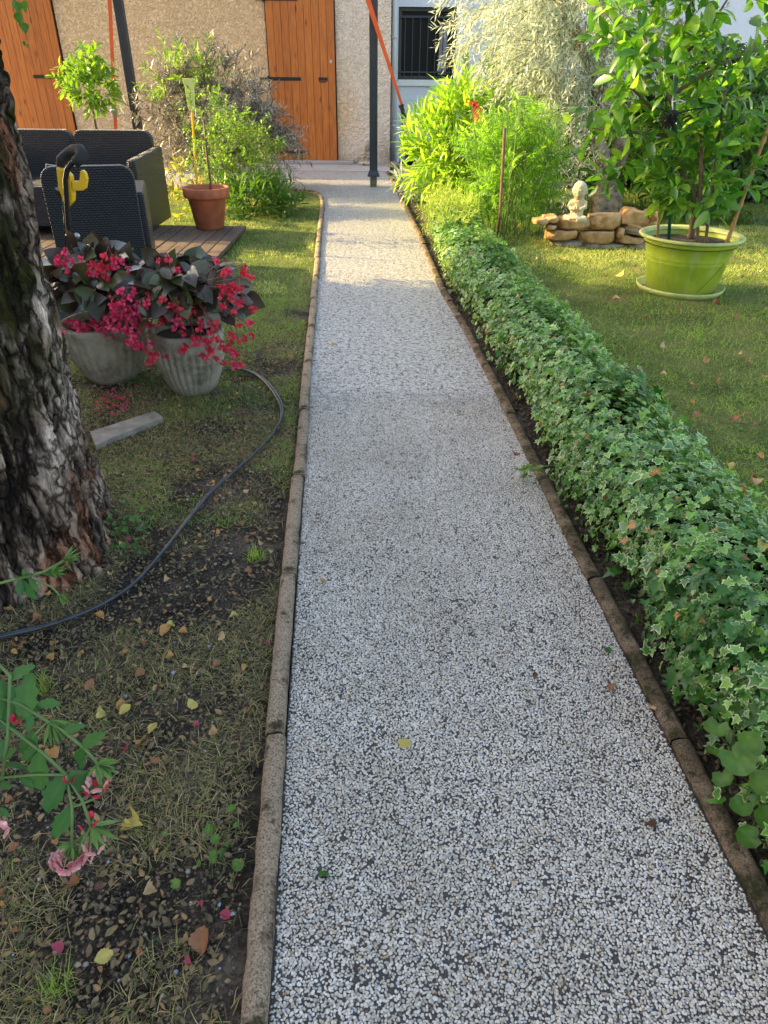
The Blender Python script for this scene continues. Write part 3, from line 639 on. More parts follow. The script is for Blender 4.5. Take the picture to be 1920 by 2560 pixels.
# rain gauge
rg = thing('rain_gauge', 'yellow stick with a pale yellow rain gauge on top behind the terracotta pot', 'rain gauge', tuple(G(495, 500)))
yy = 6.35; a, b = Y(493, 470, yy), Y(480, 275, yy); lo = a+(a-b)*.45; lo[2] = 0
obj('stake', MB().tube([lo, a, b], .0095, 8).mesh(), M['yellow'], rg)
t_, bt = Y(472, 196, yy), Y(480, 278, yy); dxx = (bt-t_)
g = MB(); g.add([tuple(q+np.array([s*w, o_, 0])) for q, w in ((bt, .016), (bt+(t_-bt)*.12, .026), (bt+(t_-bt)*.8, .034), (bt+(t_-bt)*.82, .045), (t_, .045)) for s, o_ in ((-1, -.014), (1, -.014), (1, .014), (-1, .014))],
      [(i*4+k, i*4+(k+1) % 4, (i+1)*4+(k+1) % 4, (i+1)*4+k) for i in range(4) for k in range(4)]+[(16, 17, 18, 19), (3, 2, 1, 0)])
go = obj('gauge', g.mesh(), M['lime'], rg, bevel=.003)
mk = MB()
for k in range(9): q = bt+(t_-bt)*(.2+.06*k); mk.box(q[0]-.004, q[0]+.012+(.008 if k % 3 == 0 else 0), q[1]-.0165, q[1]-.0145, q[2]-.0015, q[2]+.0015)
obj('scale_marks', mk.mesh(), M['black'], go)
# yellow garden tool
tl = thing('garden_tool', 'black tubular garden tool handle with yellow plastic grips beside the armchair', 'garden tool', (-1.62, 3.85, 0))
q = lambda x, y, yy=3.85: Y(x, y, yy)
hd = MB(); hd.tube([q(178, 740)*np.array([1, 1, 0])+np.array([0, 0, 0]), q(175, 700), q(173, 600), q(168, 520), q(163, 450), q(168, 425), q(180, 408), q(192, 398)], .0135, 12)
hd.tube([q(168, 640, 3.9), q(165, 560, 3.9), q(160, 500, 3.9)], .011, 8)
obj('handle_tube', hd.mesh(), M['black'], tl, smooth=True)
gp = MB().tube([q(150, 415, 3.9), q(153, 400, 3.9), q(166, 388, 3.9), q(182, 377, 3.88), q(200, 375, 3.85), q(208, 386, 3.82), q(200, 398, 3.82), q(187, 406, 3.82)], [.020, .024, .026, .027, .029, .029, .027, .024], 14)
obj('foam_grip', gp.mesh(), M['foam'], tl, smooth=True)
def extr(pts, y, th):
    n = len(pts); P3 = [q(a, b, y) for a, b in pts]; v = [tuple(p) for p in P3]+[(p[0], p[1]+th, p[2]) for p in P3]
    return MB().add(v, [tuple(range(n)), tuple(range(n, 2*n))[::-1]]+[(k, n+k, n+(k+1) % n, (k+1) % n) for k in range(n)])
obj('yellow_housing', extr([(139, 418), (160, 425), (176, 440), (179, 470), (182, 490), (181, 505), (166, 521), (155, 500), (145, 470)], 3.87, .05).mesh(), M['yellow'], tl, bevel=.006)
obj('cable_hook', extr([(178, 453), (197, 453), (200, 427), (206, 425), (214, 434), (217, 448), (214, 472), (207, 477), (180, 478)], 3.87, .03).mesh(), M['yellow'], tl, bevel=.005)
bd = extr([(136, 470), (144, 478), (150, 492), (146, 490), (139, 482)], 3.862, .05); obj('badge', bd.mesh(), M['black'], tl)
kn = MB(); kc = q(192, 590, 3.84); ell(kn, kc, (.018, .012, .016), n=8); kn.tube([q(165, 588, 3.86), kc], .005, 6); obj('clamp_knob', kn.mesh(), M['steel'], tl, smooth=True)
wr = MB().tube([q(115, 425, 3.9), q(115, 411, 3.9), q(147, 416, 3.9)], .003, 6); obj('wire_hook', wr.mesh(), M['steel'], tl)
# bottle
bc = G(150, 760); bc = Y(150, 655, 3.35)
bl = thing('plastic_bottle', 'smoky grey plastic container half hidden behind the tree trunk', 'bottle', (bc[0], 3.35, 0))
obj('body', MB().lathe([(0, 0), (.05, 0), (.058, .01), (.058, .26), (.05, .30), (.03, .325), (.024, .33)], (bc[0]-.005, 3.35, 0), 24).mesh(), M['bottle'], bl, smooth=True)
obj('cap', MB().lathe([(.024, .33), (.03, .332), (.03, .372), (.024, .38), (0, .38)], (bc[0]-.005, 3.35, 0), 20).mesh(), M['bottle'], bl)
# ------------------------------------------------------------------ planters with begonias
def planter(c, r, h, label, ov=1.):
    t = thing('fluted_planter', label, 'planter', c, 'fluted cement planters by the tree')
    def fn(rr, z, th, i): return rr*(1+(.022*math.cos(30*th) if .02 < z < h-.05 and i < 12 else 0)) if rr > .02 else rr
    pr = [(0, 0), (r*.52, 0), (r*.60, .01)]+[(r*(.6+.4*math.sin(u*math.pi/2)**.85), .01+u*(h-.06)) for u in (.12, .25, .4, .55, .7, .85, .95)]
    pr += [(r*1.0, h-.045), (r*1.03, h-.03), (r*1.05, h-.01), (r*1.03, h), (r*.92, h), (r*.9, h-.04), (0, h-.04)]
    m = MB().lathe(pr, c, 180, fn).mesh(); displace(m, .0035, 18, 3, 3.)
    obj('bowl', m, M['cement'], t, smooth=True)
    obj('soil', MB().lathe([(0, h-.03), (r*.92, h-.03)], c, 24).mesh(), M['soil'], t); return t
PA = (-.79, 2.745, -.01); PB = (-1.17, 2.88, -.01)
planter(PA, .14, .265, 'fluted cement planter tapering to its foot, the nearer to the path')
planter(PB, .165, .25, 'fluted cement planter half hidden behind the tree trunk')
def begonia(c, r, nl, nf, label, cols, seed):
    global rng; rng = np.random.default_rng(seed)
    t = thing('begonia', label, 'begonia', (c[0], c[1], c[2]), 'begonias in the cement planters')
    u = nrm(rng.normal(size=(nl, 3))); u[:, 2] = np.abs(u[:, 2])*1.1-.22; k = .5+.5*rng.random((nl, 1))**.7
    pos = np.array(c)+u*k*np.array(r); dr = nrm(u*np.array([1, 1, .25])+rng.normal(0, .35, (nl, 3))+np.array([0, 0, -.1]))
    up = nrm(u*np.array([.55, .55, .5])+np.array([0, -.5, .45])+rng.normal(0, .35, (nl, 3)))
    obj('leaves', scatter('leaves', T_BEG, pos, dr, up, rng.uniform(.042, .088, nl)), M['beg'], t, smooth=True)
    s0 = np.tile(np.array([c[0], c[1], c[2]-.06]), (nl, 1))+rng.normal(0, .03, (nl, 3))*np.array([1, 1, .2]); dd = pos-s0; L = np.linalg.norm(dd, axis=1)
    obj('stalks', stems_mesh(s0, nrm(dd), L, .003, 0), M['bstem'], t)
    # flower clusters
    fc = 0
    for nme, mm, cl in cols:
        for (x, y, nfl) in cl:
            P = []; D = []; U = []; cc = Y(x, y, c[1]-r[1]*.95+rng.uniform(-.02, .02)); st_ = MB(); hub = cc+np.array([0, .02, .03]); b0 = np.array([c[0]+(cc[0]-c[0])*.3, c[1], c[2]-.03])
            st_.tube([b0, (b0+hub)/2+np.array([0, -.04, .05]), hub], [.0022, .0018, .0014], 5)
            for f in range(nfl):
                fp = cc+rng.normal(0, 1, 3)*np.array([.021, .012, .018]); ax = nrm(np.array([rng.normal(0, .6), -1+rng.normal(0, .3), rng.normal(0, .5)])); st_.tube([hub, fp], .0009, 4)
                s_ = nrm(np.cross(ax, UP)); s2 = np.cross(ax, s_); off = rng.random()*3
                for a in range(4):
                    th = a*math.pi/2+off+rng.normal(0, .2); v = s_*math.cos(th)+s2*math.sin(th); P.append(fp); D.append(v+ax*(.4+.5*(a % 2))); U.append(-ax+rng.normal(0, .3, 3))
            P = np.array(P); fo = obj(nme, scatter(nme, T_PET2, P, np.array(D), np.array(U), rng.uniform(.011, .020, len(P))), mm, t, smooth=True)
            obj('flower_stalk', st_.mesh(), M['redstem'], fo)
    return t
redR = [(565, 668, 3), (600, 672, 3), (597, 720, 3), (560, 715, 4), (590, 735, 4), (575, 745, 3), (610, 770, 4), (480, 790, 5), (425, 800, 4), (440, 770, 3), (515, 810, 4), (530, 820, 3), (480, 840, 3), (505, 850, 2), (520, 855, 2), (625, 840, 3), (592, 862, 4), (575, 880, 4), (568, 900, 4), (535, 860, 3), (492, 885, 3), (520, 882, 3), (600, 830, 1), (395, 800, 4), (370, 745, 3), (415, 750, 2), (360, 880, 3), (383, 876, 2), (605, 690, 1)]
pinkR = [(310, 745, 5), (335, 760, 6), (325, 780, 5), (345, 790, 5), (350, 830, 6), (330, 845, 6), (320, 830, 4), (345, 870, 5), (365, 860, 3), (290, 775, 5), (275, 800, 5), (300, 800, 4), (415, 658, 3), (440, 810, 3), (455, 812, 2)]
begonia((-.79, 2.75, .37), (.25, .19, .17), 300, 0, 'dark leaved begonia with red and pink flowers in the planter nearer the path', [('red_flower_cluster', M['flred'], redR), ('pink_flower_cluster', M['flpink'], pinkR)], 3)
redL = [(240, 672, 5), (260, 660, 4), (252, 690, 5), (270, 640, 2), (228, 678, 3)]
pinkL = [(155, 655, 5), (162, 660, 4), (205, 820, 6), (225, 825, 6), (190, 815, 5), (260, 805, 6), (245, 815, 5), (270, 795, 4), (215, 785, 2), (290, 660, 3), (295, 665, 2), (270, 845, 3), (295, 730, 2)]
begonia((-1.17, 2.93, .36), (.25, .20, .18), 280, 0, 'dark leaved begonia with pink flowers in the planter behind the trunk', [('red_flower_cluster', M['flred'], redL), ('pink_flower_cluster', M['flpink'], pinkL)], 4)
rng = np.random.default_rng(21)
# board on the ground
a, b, c, d = G(238, 1112, .02), G(408, 1042, .02), G(385, 1027, .02), G(225, 1078, .02)
m = MB().add([tuple(x) for x in (a, b, c, d)]+[(x[0], x[1], -.005) for x in (a, b, c, d)], [(0, 1, 2, 3), (7, 6, 5, 4), (0, 4, 5, 1), (1, 5, 6, 2), (2, 6, 7, 3), (3, 7, 4, 0)])
tag(obj('stone_board', m.mesh(), M['plank'], bevel=.003), 'flat grey board lying on the ground beside the tree trunk', 'board')
# cable
cp = [(-60, 1610), (0, 1592), (90, 1572), (180, 1543), (260, 1508), (330, 1462), (385, 1405), (430, 1350), (475, 1290), (520, 1235), (570, 1190), (620, 1148), (660, 1110), (688, 1075), (702, 1040), (697, 1005), (672, 965), (645, 940), (620, 928), (590, 922), (560, 925)]
P3 = [G(x, y, .014) for x, y in cp]
def smooth_pts(P, n=8):
    P = [np.array(p) for p in P]; o = []
    for i in range(len(P)-1):
        p0, p1, p2, p3 = P[max(i-1, 0)], P[i], P[i+1], P[min(i+2, len(P)-1)]
        for k in range(n):
            t = k/n; o.append(.5*((2*p1)+(-p0+p2)*t+(2*p0-5*p1+4*p2-p3)*t*t+(-p0+3*p1-3*p2+p3)*t**3))
    return o+[P[-1]]
cb = thing('electric_cable', 'black cable curving over the grass from tree trunk to planter', 'cable', tuple(P3[5]))
obj('cable_core', MB().tube(smooth_pts(P3), .0046, 8).mesh(), M['cable'], cb, smooth=True)
obj('cable_core', MB().tube(smooth_pts([p+np.array([.004+.004*math.sin(i*.9), .007, .002*math.sin(i)]) for i, p in enumerate(P3)]), .0042, 8).mesh(), M['cable'], cb, smooth=True)
# ------------------------------------------------------------------ big tree on the left
TC = np.array([-1.115, 1.60]); nt, nz = 460, 800; ZT = 3.4
th = np.linspace(0, 2*math.pi, nt, endpoint=False); zz = np.linspace(-.06, ZT, nz); TH, ZZ = np.meshgrid(th, zz)
Rb = .31+.04*np.exp(-np.maximum(ZZ, 0)/.12)-.006*ZZ
lob = .022*np.cos(5*TH+1.2+ZZ*.8)*np.exp(-np.maximum(ZZ, 0)/.4)+.010*np.cos(5*TH+2-ZZ*1.6)
cx = np.cos(TH)*Rb; cy = np.sin(TH)*Rb; tw = ZZ*.5
W = np.stack([cx*27+2.0*fbm(np.stack([cx*5, cy*5, ZZ*4], -1), 3), cy*27, ZZ*3.4], -1)
n1 = fbm(W, 4); ridge = 1-np.abs(2*n1-1); n2 = fbm(np.stack([cx*60, cy*60, ZZ*12], -1)+9, 4); ridge2 = 1-np.abs(2*n2-1)
plate = np.clip((.93-ridge)*4.2, 0, 1)
rad = Rb+lob+.021*plate+.014*(n2-.5)*2-.014*np.clip(ridge2-.75, 0, 1)*3
V = np.stack([TC[0]+.024*np.clip(ZZ, 0, 2)+np.cos(TH)*rad, TC[1]+np.sin(TH)*rad, ZZ], -1)
base = np.array([.29, .215, .165]); hi = np.array([.74, .63, .54]); dk_ = np.array([.045, .034, .028]); wh_ = np.array([.95, .86, .80]); red = np.array([.45, .19, .10]); moss = np.array([.055, .06, .01])
wpl = np.clip(plate*(.3+1.4*n2), 0, 1)[..., None]
col = dk_*(1-wpl)+(base*.6+hi*.4*(.4+1.2*n2[..., None]))*wpl
nw = fbm(np.stack([cx*9, cy*9, ZZ*3.2], -1)+40, 4); hz = np.clip((ZZ-.22)/.2, 0, 1)
k = np.clip((nw-.47)*12, 0, 1)*plate*hz; col = col*(1-k[..., None])+wh_*k[..., None]*(.72+.5*n2[..., None])
k = np.clip((fbm(np.stack([cx*11, cy*11, ZZ*4], -1)+80, 3)-.60)*12, 0, 1)*.75; col = col*(1-k[..., None])+red*k[..., None]
side = np.clip(np.cos(TH-.1)*1.3-.25, 0, 1)*np.clip((ZZ-.35)/.3, 0, 1)
k = np.clip((fbm(np.stack([cx*9, cy*9, ZZ*6], -1)+120, 4)-.52)*12, 0, 1)*(.1+.9*side)*np.clip((ZZ+.1)*3, 0, 1); col = col*(1-k[..., None])+moss*k[..., None]
V[..., 0] += np.cos(TH)*k*.006
idx = np.arange(nt*nz).reshape(nz, nt); F = np.stack([idx[:-1], np.roll(idx, -1, 1)[:-1], np.roll(idx, -1, 1)[1:], idx[1:]], -1).reshape(-1, 4)
tr = thing('garden_tree', 'large tree trunk with deeply furrowed peeling bark at the left edge', 'tree', (TC[0], TC[1], 0))
obj('trunk', npmesh('trunk', V.reshape(-1, 3), [F], {'col': (np.c_[col.reshape(-1, 3), np.ones(nt*nz)], 'FLOAT_COLOR')}), M['bark'], tr, smooth=True)
lm = MB(); tips = []
for k in range(9):
    a = k*.7+.3; p0 = np.array([TC[0], TC[1], 3.25]); L = random.uniform(1.2, 2.2); e = p0+np.array([math.cos(a)*L, math.sin(a)*L, random.uniform(.6, 1.8)])
    mid = (p0+e)/2+np.array([0, 0, .25]); lm.tube([p0, mid, e], [.13, .07, .03], 8); tips += [mid, e]
ob = obj('limbs', lm.mesh(), None, tr, smooth=True); ob.data.materials.append(M['oliveb'])
p, d = twigs_in((TC[0]-.3, TC[1]-.3, 4.5), (2.3, 2.3, 1.1), 420, 0, .1)
foliage(tr, 'crown', T_BIRCH, M['tree'], p, d, .3, 9, .075, 1.0, droop=.4)
# hanging sprig top-left
hp = [Y(10, -60, 2.2), Y(30, -10, 2.2), Y(45, 20, 2.2), Y(58, 62, 2.2), Y(66, 100, 2.2)]
tip = [np.array([TC[0]+.1, TC[1]+.2, 3.2]), (hp[0]+np.array([TC[0], TC[1], 3.3]))/2+np.array([0, 0, .1])]+hp
obj('hanging_twig', MB().tube(tip, [.008, .005, .003, .002, .0015, .001, .001], 5).mesh(), M['bstem'], tr)
LP = np.array([Y(38, 0, 2.2), Y(60, 0, 2.2), Y(43, 28, 2.2), Y(58, 55, 2.2), Y(60, 102, 2.2), Y(70, 108, 2.2)]); n = len(LP)
obj('hanging_leaves', scatter('hl', T_BIRCH, LP, np.array([[.1, -.1, -1]]*n)+rng.normal(0, .2, (n, 3)), np.array([[.2, -1, .3]]*n)+rng.normal(0, .3, (n, 3)), [.035, .03, .036, .036, .014, .014]), M['tree'], tr)
# ------------------------------------------------------------------ ivy hedge
hg = thing('ivy_hedge', 'low variegated ivy hedge running along the right of the path', 'hedge', (.8, 3, 0))
N = 34000
ty = .35+(6.05-.35)*rng.random(N)**1.25; sctn = np.where(rng.random(N) < .3, rng.uniform(.45, .9, N), rng.random(N))
HW, HH = .30, .205
def hsurf(ty, s, inset=0.):
    # cross-section: s 0..1 from foot of left side, over the top, to the foot of the right side
    a = s*math.pi; e = .62
    cxn = -np.sign(np.cos(a))*np.abs(np.cos(a))**e; czn = np.abs(np.sin(a))**e
    wob = 1+.34*(fbm(np.stack([ty*3.1, s*2, ty*0], -1), 4)-.5)*2
    w = (HW/2+.012-inset)*wob; h = (HH-inset)*wob
    x = lerp_poly(PR, ty)+.10+HW/2+cxn*w; z = .01+czn*h
    n = nrm(np.stack([cxn*1.0, np.zeros_like(ty), czn*.9+.05], -1)); return np.stack([x, ty, z], -1), n
P_, Nn = hsurf(ty, sctn); lift = rng.random(N)**1.5*.085-.05
P_ = P_+Nn*lift[:, None]+rng.normal(0, .008, (N, 3)); P_[:, 2] = np.maximum(P_[:, 2], .01)
dr = nrm(np.cross(Nn, rng.normal(size=(N, 3)))*.8+np.array([0, -.25, -.35])+Nn*.35)
sz = (.011+.021*rng.random(N)**1.4)*(1+.5*(rng.random(N) < .06))
lab = (fbm(P_*4.5, 2) > .60)&(rng.random(N) < .6)
obj('foliage', scatter('ivy', T_IVY, P_[~lab], dr[~lab], nrm(Nn+np.array([0, 0, .35])+rng.normal(0, .42, (N, 3)))[~lab], sz[~lab]), M['ivy'], hg)
o = obj('green_shoots', scatter('ivy2', T_IVY, P_[lab]+Nn[lab]*.008, dr[lab], nrm(Nn+np.array([0, 0, .35])+rng.normal(0, .42, (N, 3)))[lab], sz[lab]*1.1), M['ivyg'], hg)
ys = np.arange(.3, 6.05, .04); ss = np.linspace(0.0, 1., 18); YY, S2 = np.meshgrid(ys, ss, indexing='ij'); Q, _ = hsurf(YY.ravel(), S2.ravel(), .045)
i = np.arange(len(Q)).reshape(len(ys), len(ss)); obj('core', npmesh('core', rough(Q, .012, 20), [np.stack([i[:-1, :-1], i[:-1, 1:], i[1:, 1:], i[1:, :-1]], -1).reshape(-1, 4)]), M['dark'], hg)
db = rng.random(N) < .012
obj('dead_leaves', scatter('ivd', T_IVY, P_[db]+Nn[db]*.012, dr[db], nrm(Nn+rng.normal(0, .5, (N, 3)))[db], sz[db]*.9), M['dry'], hg)
# stray shoots
n = 150; sy = rng.uniform(.5, 5.5, n); sp, sn = hsurf(sy, rng.choice([.3, .5, .7, .8, .12], n)+rng.normal(0, .05, n)); sd = nrm(sn+rng.normal(0, .5, (n, 3))+np.array([0, 0, .3]))
foliage(hg, 'shoot_leaves', T_IVY, M['ivy'], sp, sd, .07, 5, .024, 1.1, stem=M['stem'], sr=.0012)
# ivy sprig reaching over the kerb
k0 = G(1325, 1178, .04); n = 16
spg = plant('ivy_sprig', 'small green leafy sprig sticking out over the kerb at the path edge', 'ivy sprig', k0)
pp = k0+rng.normal(0, 1, (n, 3))*np.array([.022, .014, .008]); obj('leaves', scatter('l', T_IVY, pp, rng.normal(size=(n, 3))*np.array([1, 1, .2]), upj(n), rng.uniform(.018, .028, n)), M['fresh'], spg)
obj('stem', MB().tube([k0+np.array([.13, .02, .02]), k0+np.array([.05, 0, .02]), k0], .002, 5).mesh(), M['stem'], spg)
# round-leaved weeds at hedge foot, bottom right
wd = plant('round_leaved_weed', 'round leaved weed growing at the near foot of the ivy hedge', 'weed', G(1850, 1990))
spots = [(1845, 1905, .14, .075), (1790, 1825, .13, .06), (1905, 1820, .15, .07), (1900, 1740, .15, .07), (1850, 2020, .1, .05), (1905, 1960, .13, .06), (1780, 1880, .09, .035), (1915, 2050, .1, .06), (1870, 2090, .06, .05), (1820, 1770, .13, .05), (1870, 1860, .16, .06), (1810, 1950, .1, .05), (1760, 1740, .09, .04), (1880, 1790, .17, .05)]
pp = np.array([G(x, y, z) for x, y, z, s in spots]); n = len(pp)
obj('leaves', scatter('rl', T_ROUND, pp, rng.normal(size=(n, 3))*np.array([1, 1, .15])+np.array([0, -.6, 0]), nrm(np.array([-.25, -.4, 1])+rng.normal(0, .2, (n, 3))), [s*.72 for *_, s in spots]), M['dull'], wd, smooth=True)
b0 = G(1850, 1990); b0[0] += .05; s0 = np.tile(b0, (n, 1)); dd = pp-s0; obj('stalks', stems_mesh(s0, nrm(dd), np.linalg.norm(dd, axis=1), .002, 0), M['stem'], wd)
# ------------------------------------------------------------------ shrubs right of the path
# oleander
ol = plant('oleander_bush', 'sunlit oleander bush with narrow lime green leaves and a red flower', 'oleander', (.72, 7.6, 0))
p, d = twigs_in((.76, 7.5, .50), (.46, .45, .42), 300, .75, .2)
foliage(ol, 'foliage', T_LANCE, M['oleander'], p, d, .26, 11, .15, .75, .2, stem=M['stem'], sr=.005)
n = 26; s0 = np.tile(np.array([.7, 7.6, 0.]), (n, 1))+rng.normal(0, .08, (n, 3))*[1, 1, 0]; dd = np.array([rng.normal(0, .35, n), rng.normal(0, .3, n), np.ones(n)]).T
obj('stems', stems_mesh(s0, nrm(dd), .8, .011, 0), M['bstem'], ol)
p, d = twigs_in((1.05, 8.3, .92), (.40, .3, .22), 40, .9, .2)
foliage(ol, 'upper_leaves', T_LANCE, M['dull'], p, d, .24, 12, .13, .7, .2)
fp = []; fd = []
for (x, y) in ((1188, 262), (1192, 274), (1193, 284), (1186, 270), (1195, 292), (1178, 262)):
    c = Y(x, y, 7.0)
    for k in range(6): fp.append(c+rng.normal(0, .012, 3)); fd.append(rng.normal(size=3))
obj('red_flower', scatter('rf', T_PETAL, np.array(fp), np.array(fd), upj(len(fp)), .035), M['flred'], ol)
# small low oleander shoot by the kerb
ls = plant('grey_leaved_plant', 'low clump of long grey green leaves beside the kerb below the oleander', 'plant', (.30, 7.9, 0))
p, d = twigs_in((.33, 7.8, .16), (.2, .4, .14), 26, .5, .1)
foliage(ls, 'foliage', T_LANCE, M['silver'], p, d, .14, 10, .14, 1.0, stem=M['stem'])
lt = plant('dwarf_shrub', 'bright yellow green fine leaved clump at the far end of the ivy hedge', 'shrub', (.50, 6.0, 0))
p, d = twigs_in((.50, 5.95, .15), (.19, .85, .17), 420, .8, .1)
foliage(lt, 'foliage', T_THIN, leafmat('yellow_green_leaf', [(.28, .38, .06), (.42, .48, .12), (.16, .26, .05)], .4, .5), p, d, .10, 12, .04, .8)
# feathery shrub
fe = plant('feathery_shrub', 'tall feathery bright green shrub with fine divided leaves', 'shrub', (1.02, 6.15, 0))
p, d = twigs_in((1.0, 6.25, .45), (.36, .34, .43), 470, .6, .1)
foliage(fe, 'foliage', T_LANCE, M['fern'], p, d, .2, 22, .055, 1.15, .12, stem=M['stem'], sr=.0022, opp=True)
n = 45; s0 = np.tile(np.array([1.02, 6.1, 0.]), (n, 1))+rng.normal(0, .12, (n, 3))*[1, 1, 0]; dd = np.array([rng.normal(0, .22, n), rng.normal(0, .2, n), np.ones(n)]).T
obj('stems', stems_mesh(s0, nrm(dd), .95, .005, 0), M['stem'], fe)
sk = MB().tube([G(1243, 600)*[1, 1, 0]+np.array([0, 0, 0]), Y(1250, 540, 5.75), Y(1262, 320, 5.75)], .011, 8)
tag(obj('wooden_stake', sk.mesh(), M['brownc']), 'thin weathered wooden stake standing in the feathery shrub', 'stake')
# silver flowering shrub
sl = plant('silver_shrub', 'silvery white leaved shrub between feathery shrub and olive tree', 'shrub', (1.5, 6.9, 0))
p, d = twigs_in((1.52, 6.75, .62), (.24, .3, .40), 190, .3, .1)
foliage(sl, 'foliage', T_THIN, M['silver'], p, d, .17, 14, .055, .9, stem=M['bstem'])
# olive tree
OT = np.array([2.0, 7.0])
ov = plant('olive_tree', 'old olive tree with gnarled trunk and dense silvery crown', 'olive tree', (OT[0], OT[1], 0))
m = MB(); tp_ = [(2.0, 7.0, -.02), (1.97, 7.0, .12), (1.99, 7.0, .3), (1.93, 7.0, .48), (1.86, 7.02, .62), (1.88, 7.05, .85), (1.80, 7.1, 1.15)]
m.tube(smooth_pts(tp_, 5), list(np.interp(np.linspace(0, 6, 31), range(7), [.12, .10, .085, .08, .065, .07, .05])), 20)
m.tube(smooth_pts([(2.0, 7.02, .25), (2.08, 7.05, .5), (2.1, 7.1, .75), (2.25, 7.2, 1.1), (2.5, 7.3, 1.5)], 4), [.09, .085, .08, .075, .07, .065, .06, .06, .055, .05, .05, .045, .04, .04, .04, .03, .03], 14)
m.tube(smooth_pts([(1.8, 7.1, 1.1), (1.5, 7.15, 1.5), (1.2, 7.2, 2.0)], 4), [.05]*4+[.04]*4+[.025], 10); m.tube([(1.8, 7.1, 1.1), (1.85, 7.3, 1.6), (1.9, 7.4, 2.3)], [.05, .04, .03], 10)
ell(m, (2.03, 6.93, .5), (.05, .04, .055)); ell(m, (2.08, 6.93, .10), (.07, .07, .16)); ell(m, (1.92, 6.92, .1), (.06, .07, .15)); ell(m, (2.0, 6.9, .22), (.04, .04, .2))
me = remesh(m, .011, 2); displace(me, .035, 11, 4, 5.)
obj('trunk', me, M['oliveb'], ov, smooth=True)
P1, D1 = twigs_in((1.55, 7.25, 1.75), (1.10, .7, .85), 1500, -.05, .05)
P2, D2 = twigs_in((1.45, 7.05, 1.2), (.60, .4, .5), 300, -.3, .1)
p = np.vstack([P1, P2]); d = np.vstack([D1, D2]); keep = fbm(p*2.6, 2) > .33; p, d = p[keep], d[keep]
foliage(ov, 'crown', T_THIN, M['olive'], p, d, .20, 18, .070, .75, .15, .35, stem=M['bstem'], sr=.003)
# dark hedge in the back right
def hedge_box(name, label, x0, x1, y0, y1, h, n, mat, T, size, cat='hedge'):
    hd_ = plant(name, label, cat, ((x0+x1)/2, (y0+y1)/2, 0))
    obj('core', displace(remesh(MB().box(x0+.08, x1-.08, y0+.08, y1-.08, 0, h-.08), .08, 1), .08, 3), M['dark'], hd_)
    pos = np.c_[rng.uniform(x0, x1, n), rng.uniform(y0, y1, n), rng.uniform(0.02, h, n)]
    f = rng.integers(0, 4, n); wob = (fbm(pos*2.4, 3)-.5)*.3
    pos[f < 2, 1] = y0+np.abs(rng.normal(0, .05, (f < 2).sum()))+wob[f < 2]; pos[f == 2, 2] = h-np.abs(rng.normal(0, .05, (f == 2).sum()))+wob[f == 2]; pos[f == 3, 0] = x0+np.abs(rng.normal(0, .05, (f == 3).sum()))+wob[f == 3]
    nr = np.zeros((n, 3)); nr[f < 2] = (0, -1, .5); nr[f == 2] = (0, -.2, 1); nr[f == 3] = (-1, 0, .5)
    dd = nrm(rng.normal(0, .7, (n, 3))+np.array([0, -.2, -.4])); obj('foliage', scatter('h', T, pos, dd, nrm(nr+rng.normal(0, .5, (n, 3))), rng.uniform(.7, 1.2, n)*size), mat, hd_)
    return hd_
hedge_box('clipped_hedge', 'dark green clipped hedge behind the potted citrus at the right', 3.0, 5.5, 7.9, 8.7, 1.35, 9000, M['hedge'], T_OVAL, .07)
hedge_box('ivy_bank', 'dark ivy covered bank at the back behind the olive tree', 1.7, 3.3, 8.9, 9.6, 1.0, 5000, M['hedge'], T_IVY, .07)
hb_ = plant('laurel_bush', 'green bush with large shaded leaves right behind the lime pot', 'bush', (2.9, 6.7, 0))
p, d = twigs_in((2.95, 6.9, .6), (.55, .5, .6), 200, .5, .1)
foliage(hb_, 'foliage', T_OVAL, M['dull'], p, d, .2, 9, .09, .9, stem=M['bstem'], sr=.004)
ub = plant('undergrowth_plant', 'loose leafy undergrowth between the olive trunk and the hedge', 'plant', (2.4, 7.7, 0))
p, d = twigs_in((2.4, 7.8, .3), (.5, .35, .34), 130, .8, .1)
foliage(ub, 'foliage', T_LANCE, M['dull'], p, d, .2, 10, .13, .7, stem=M['stem'])
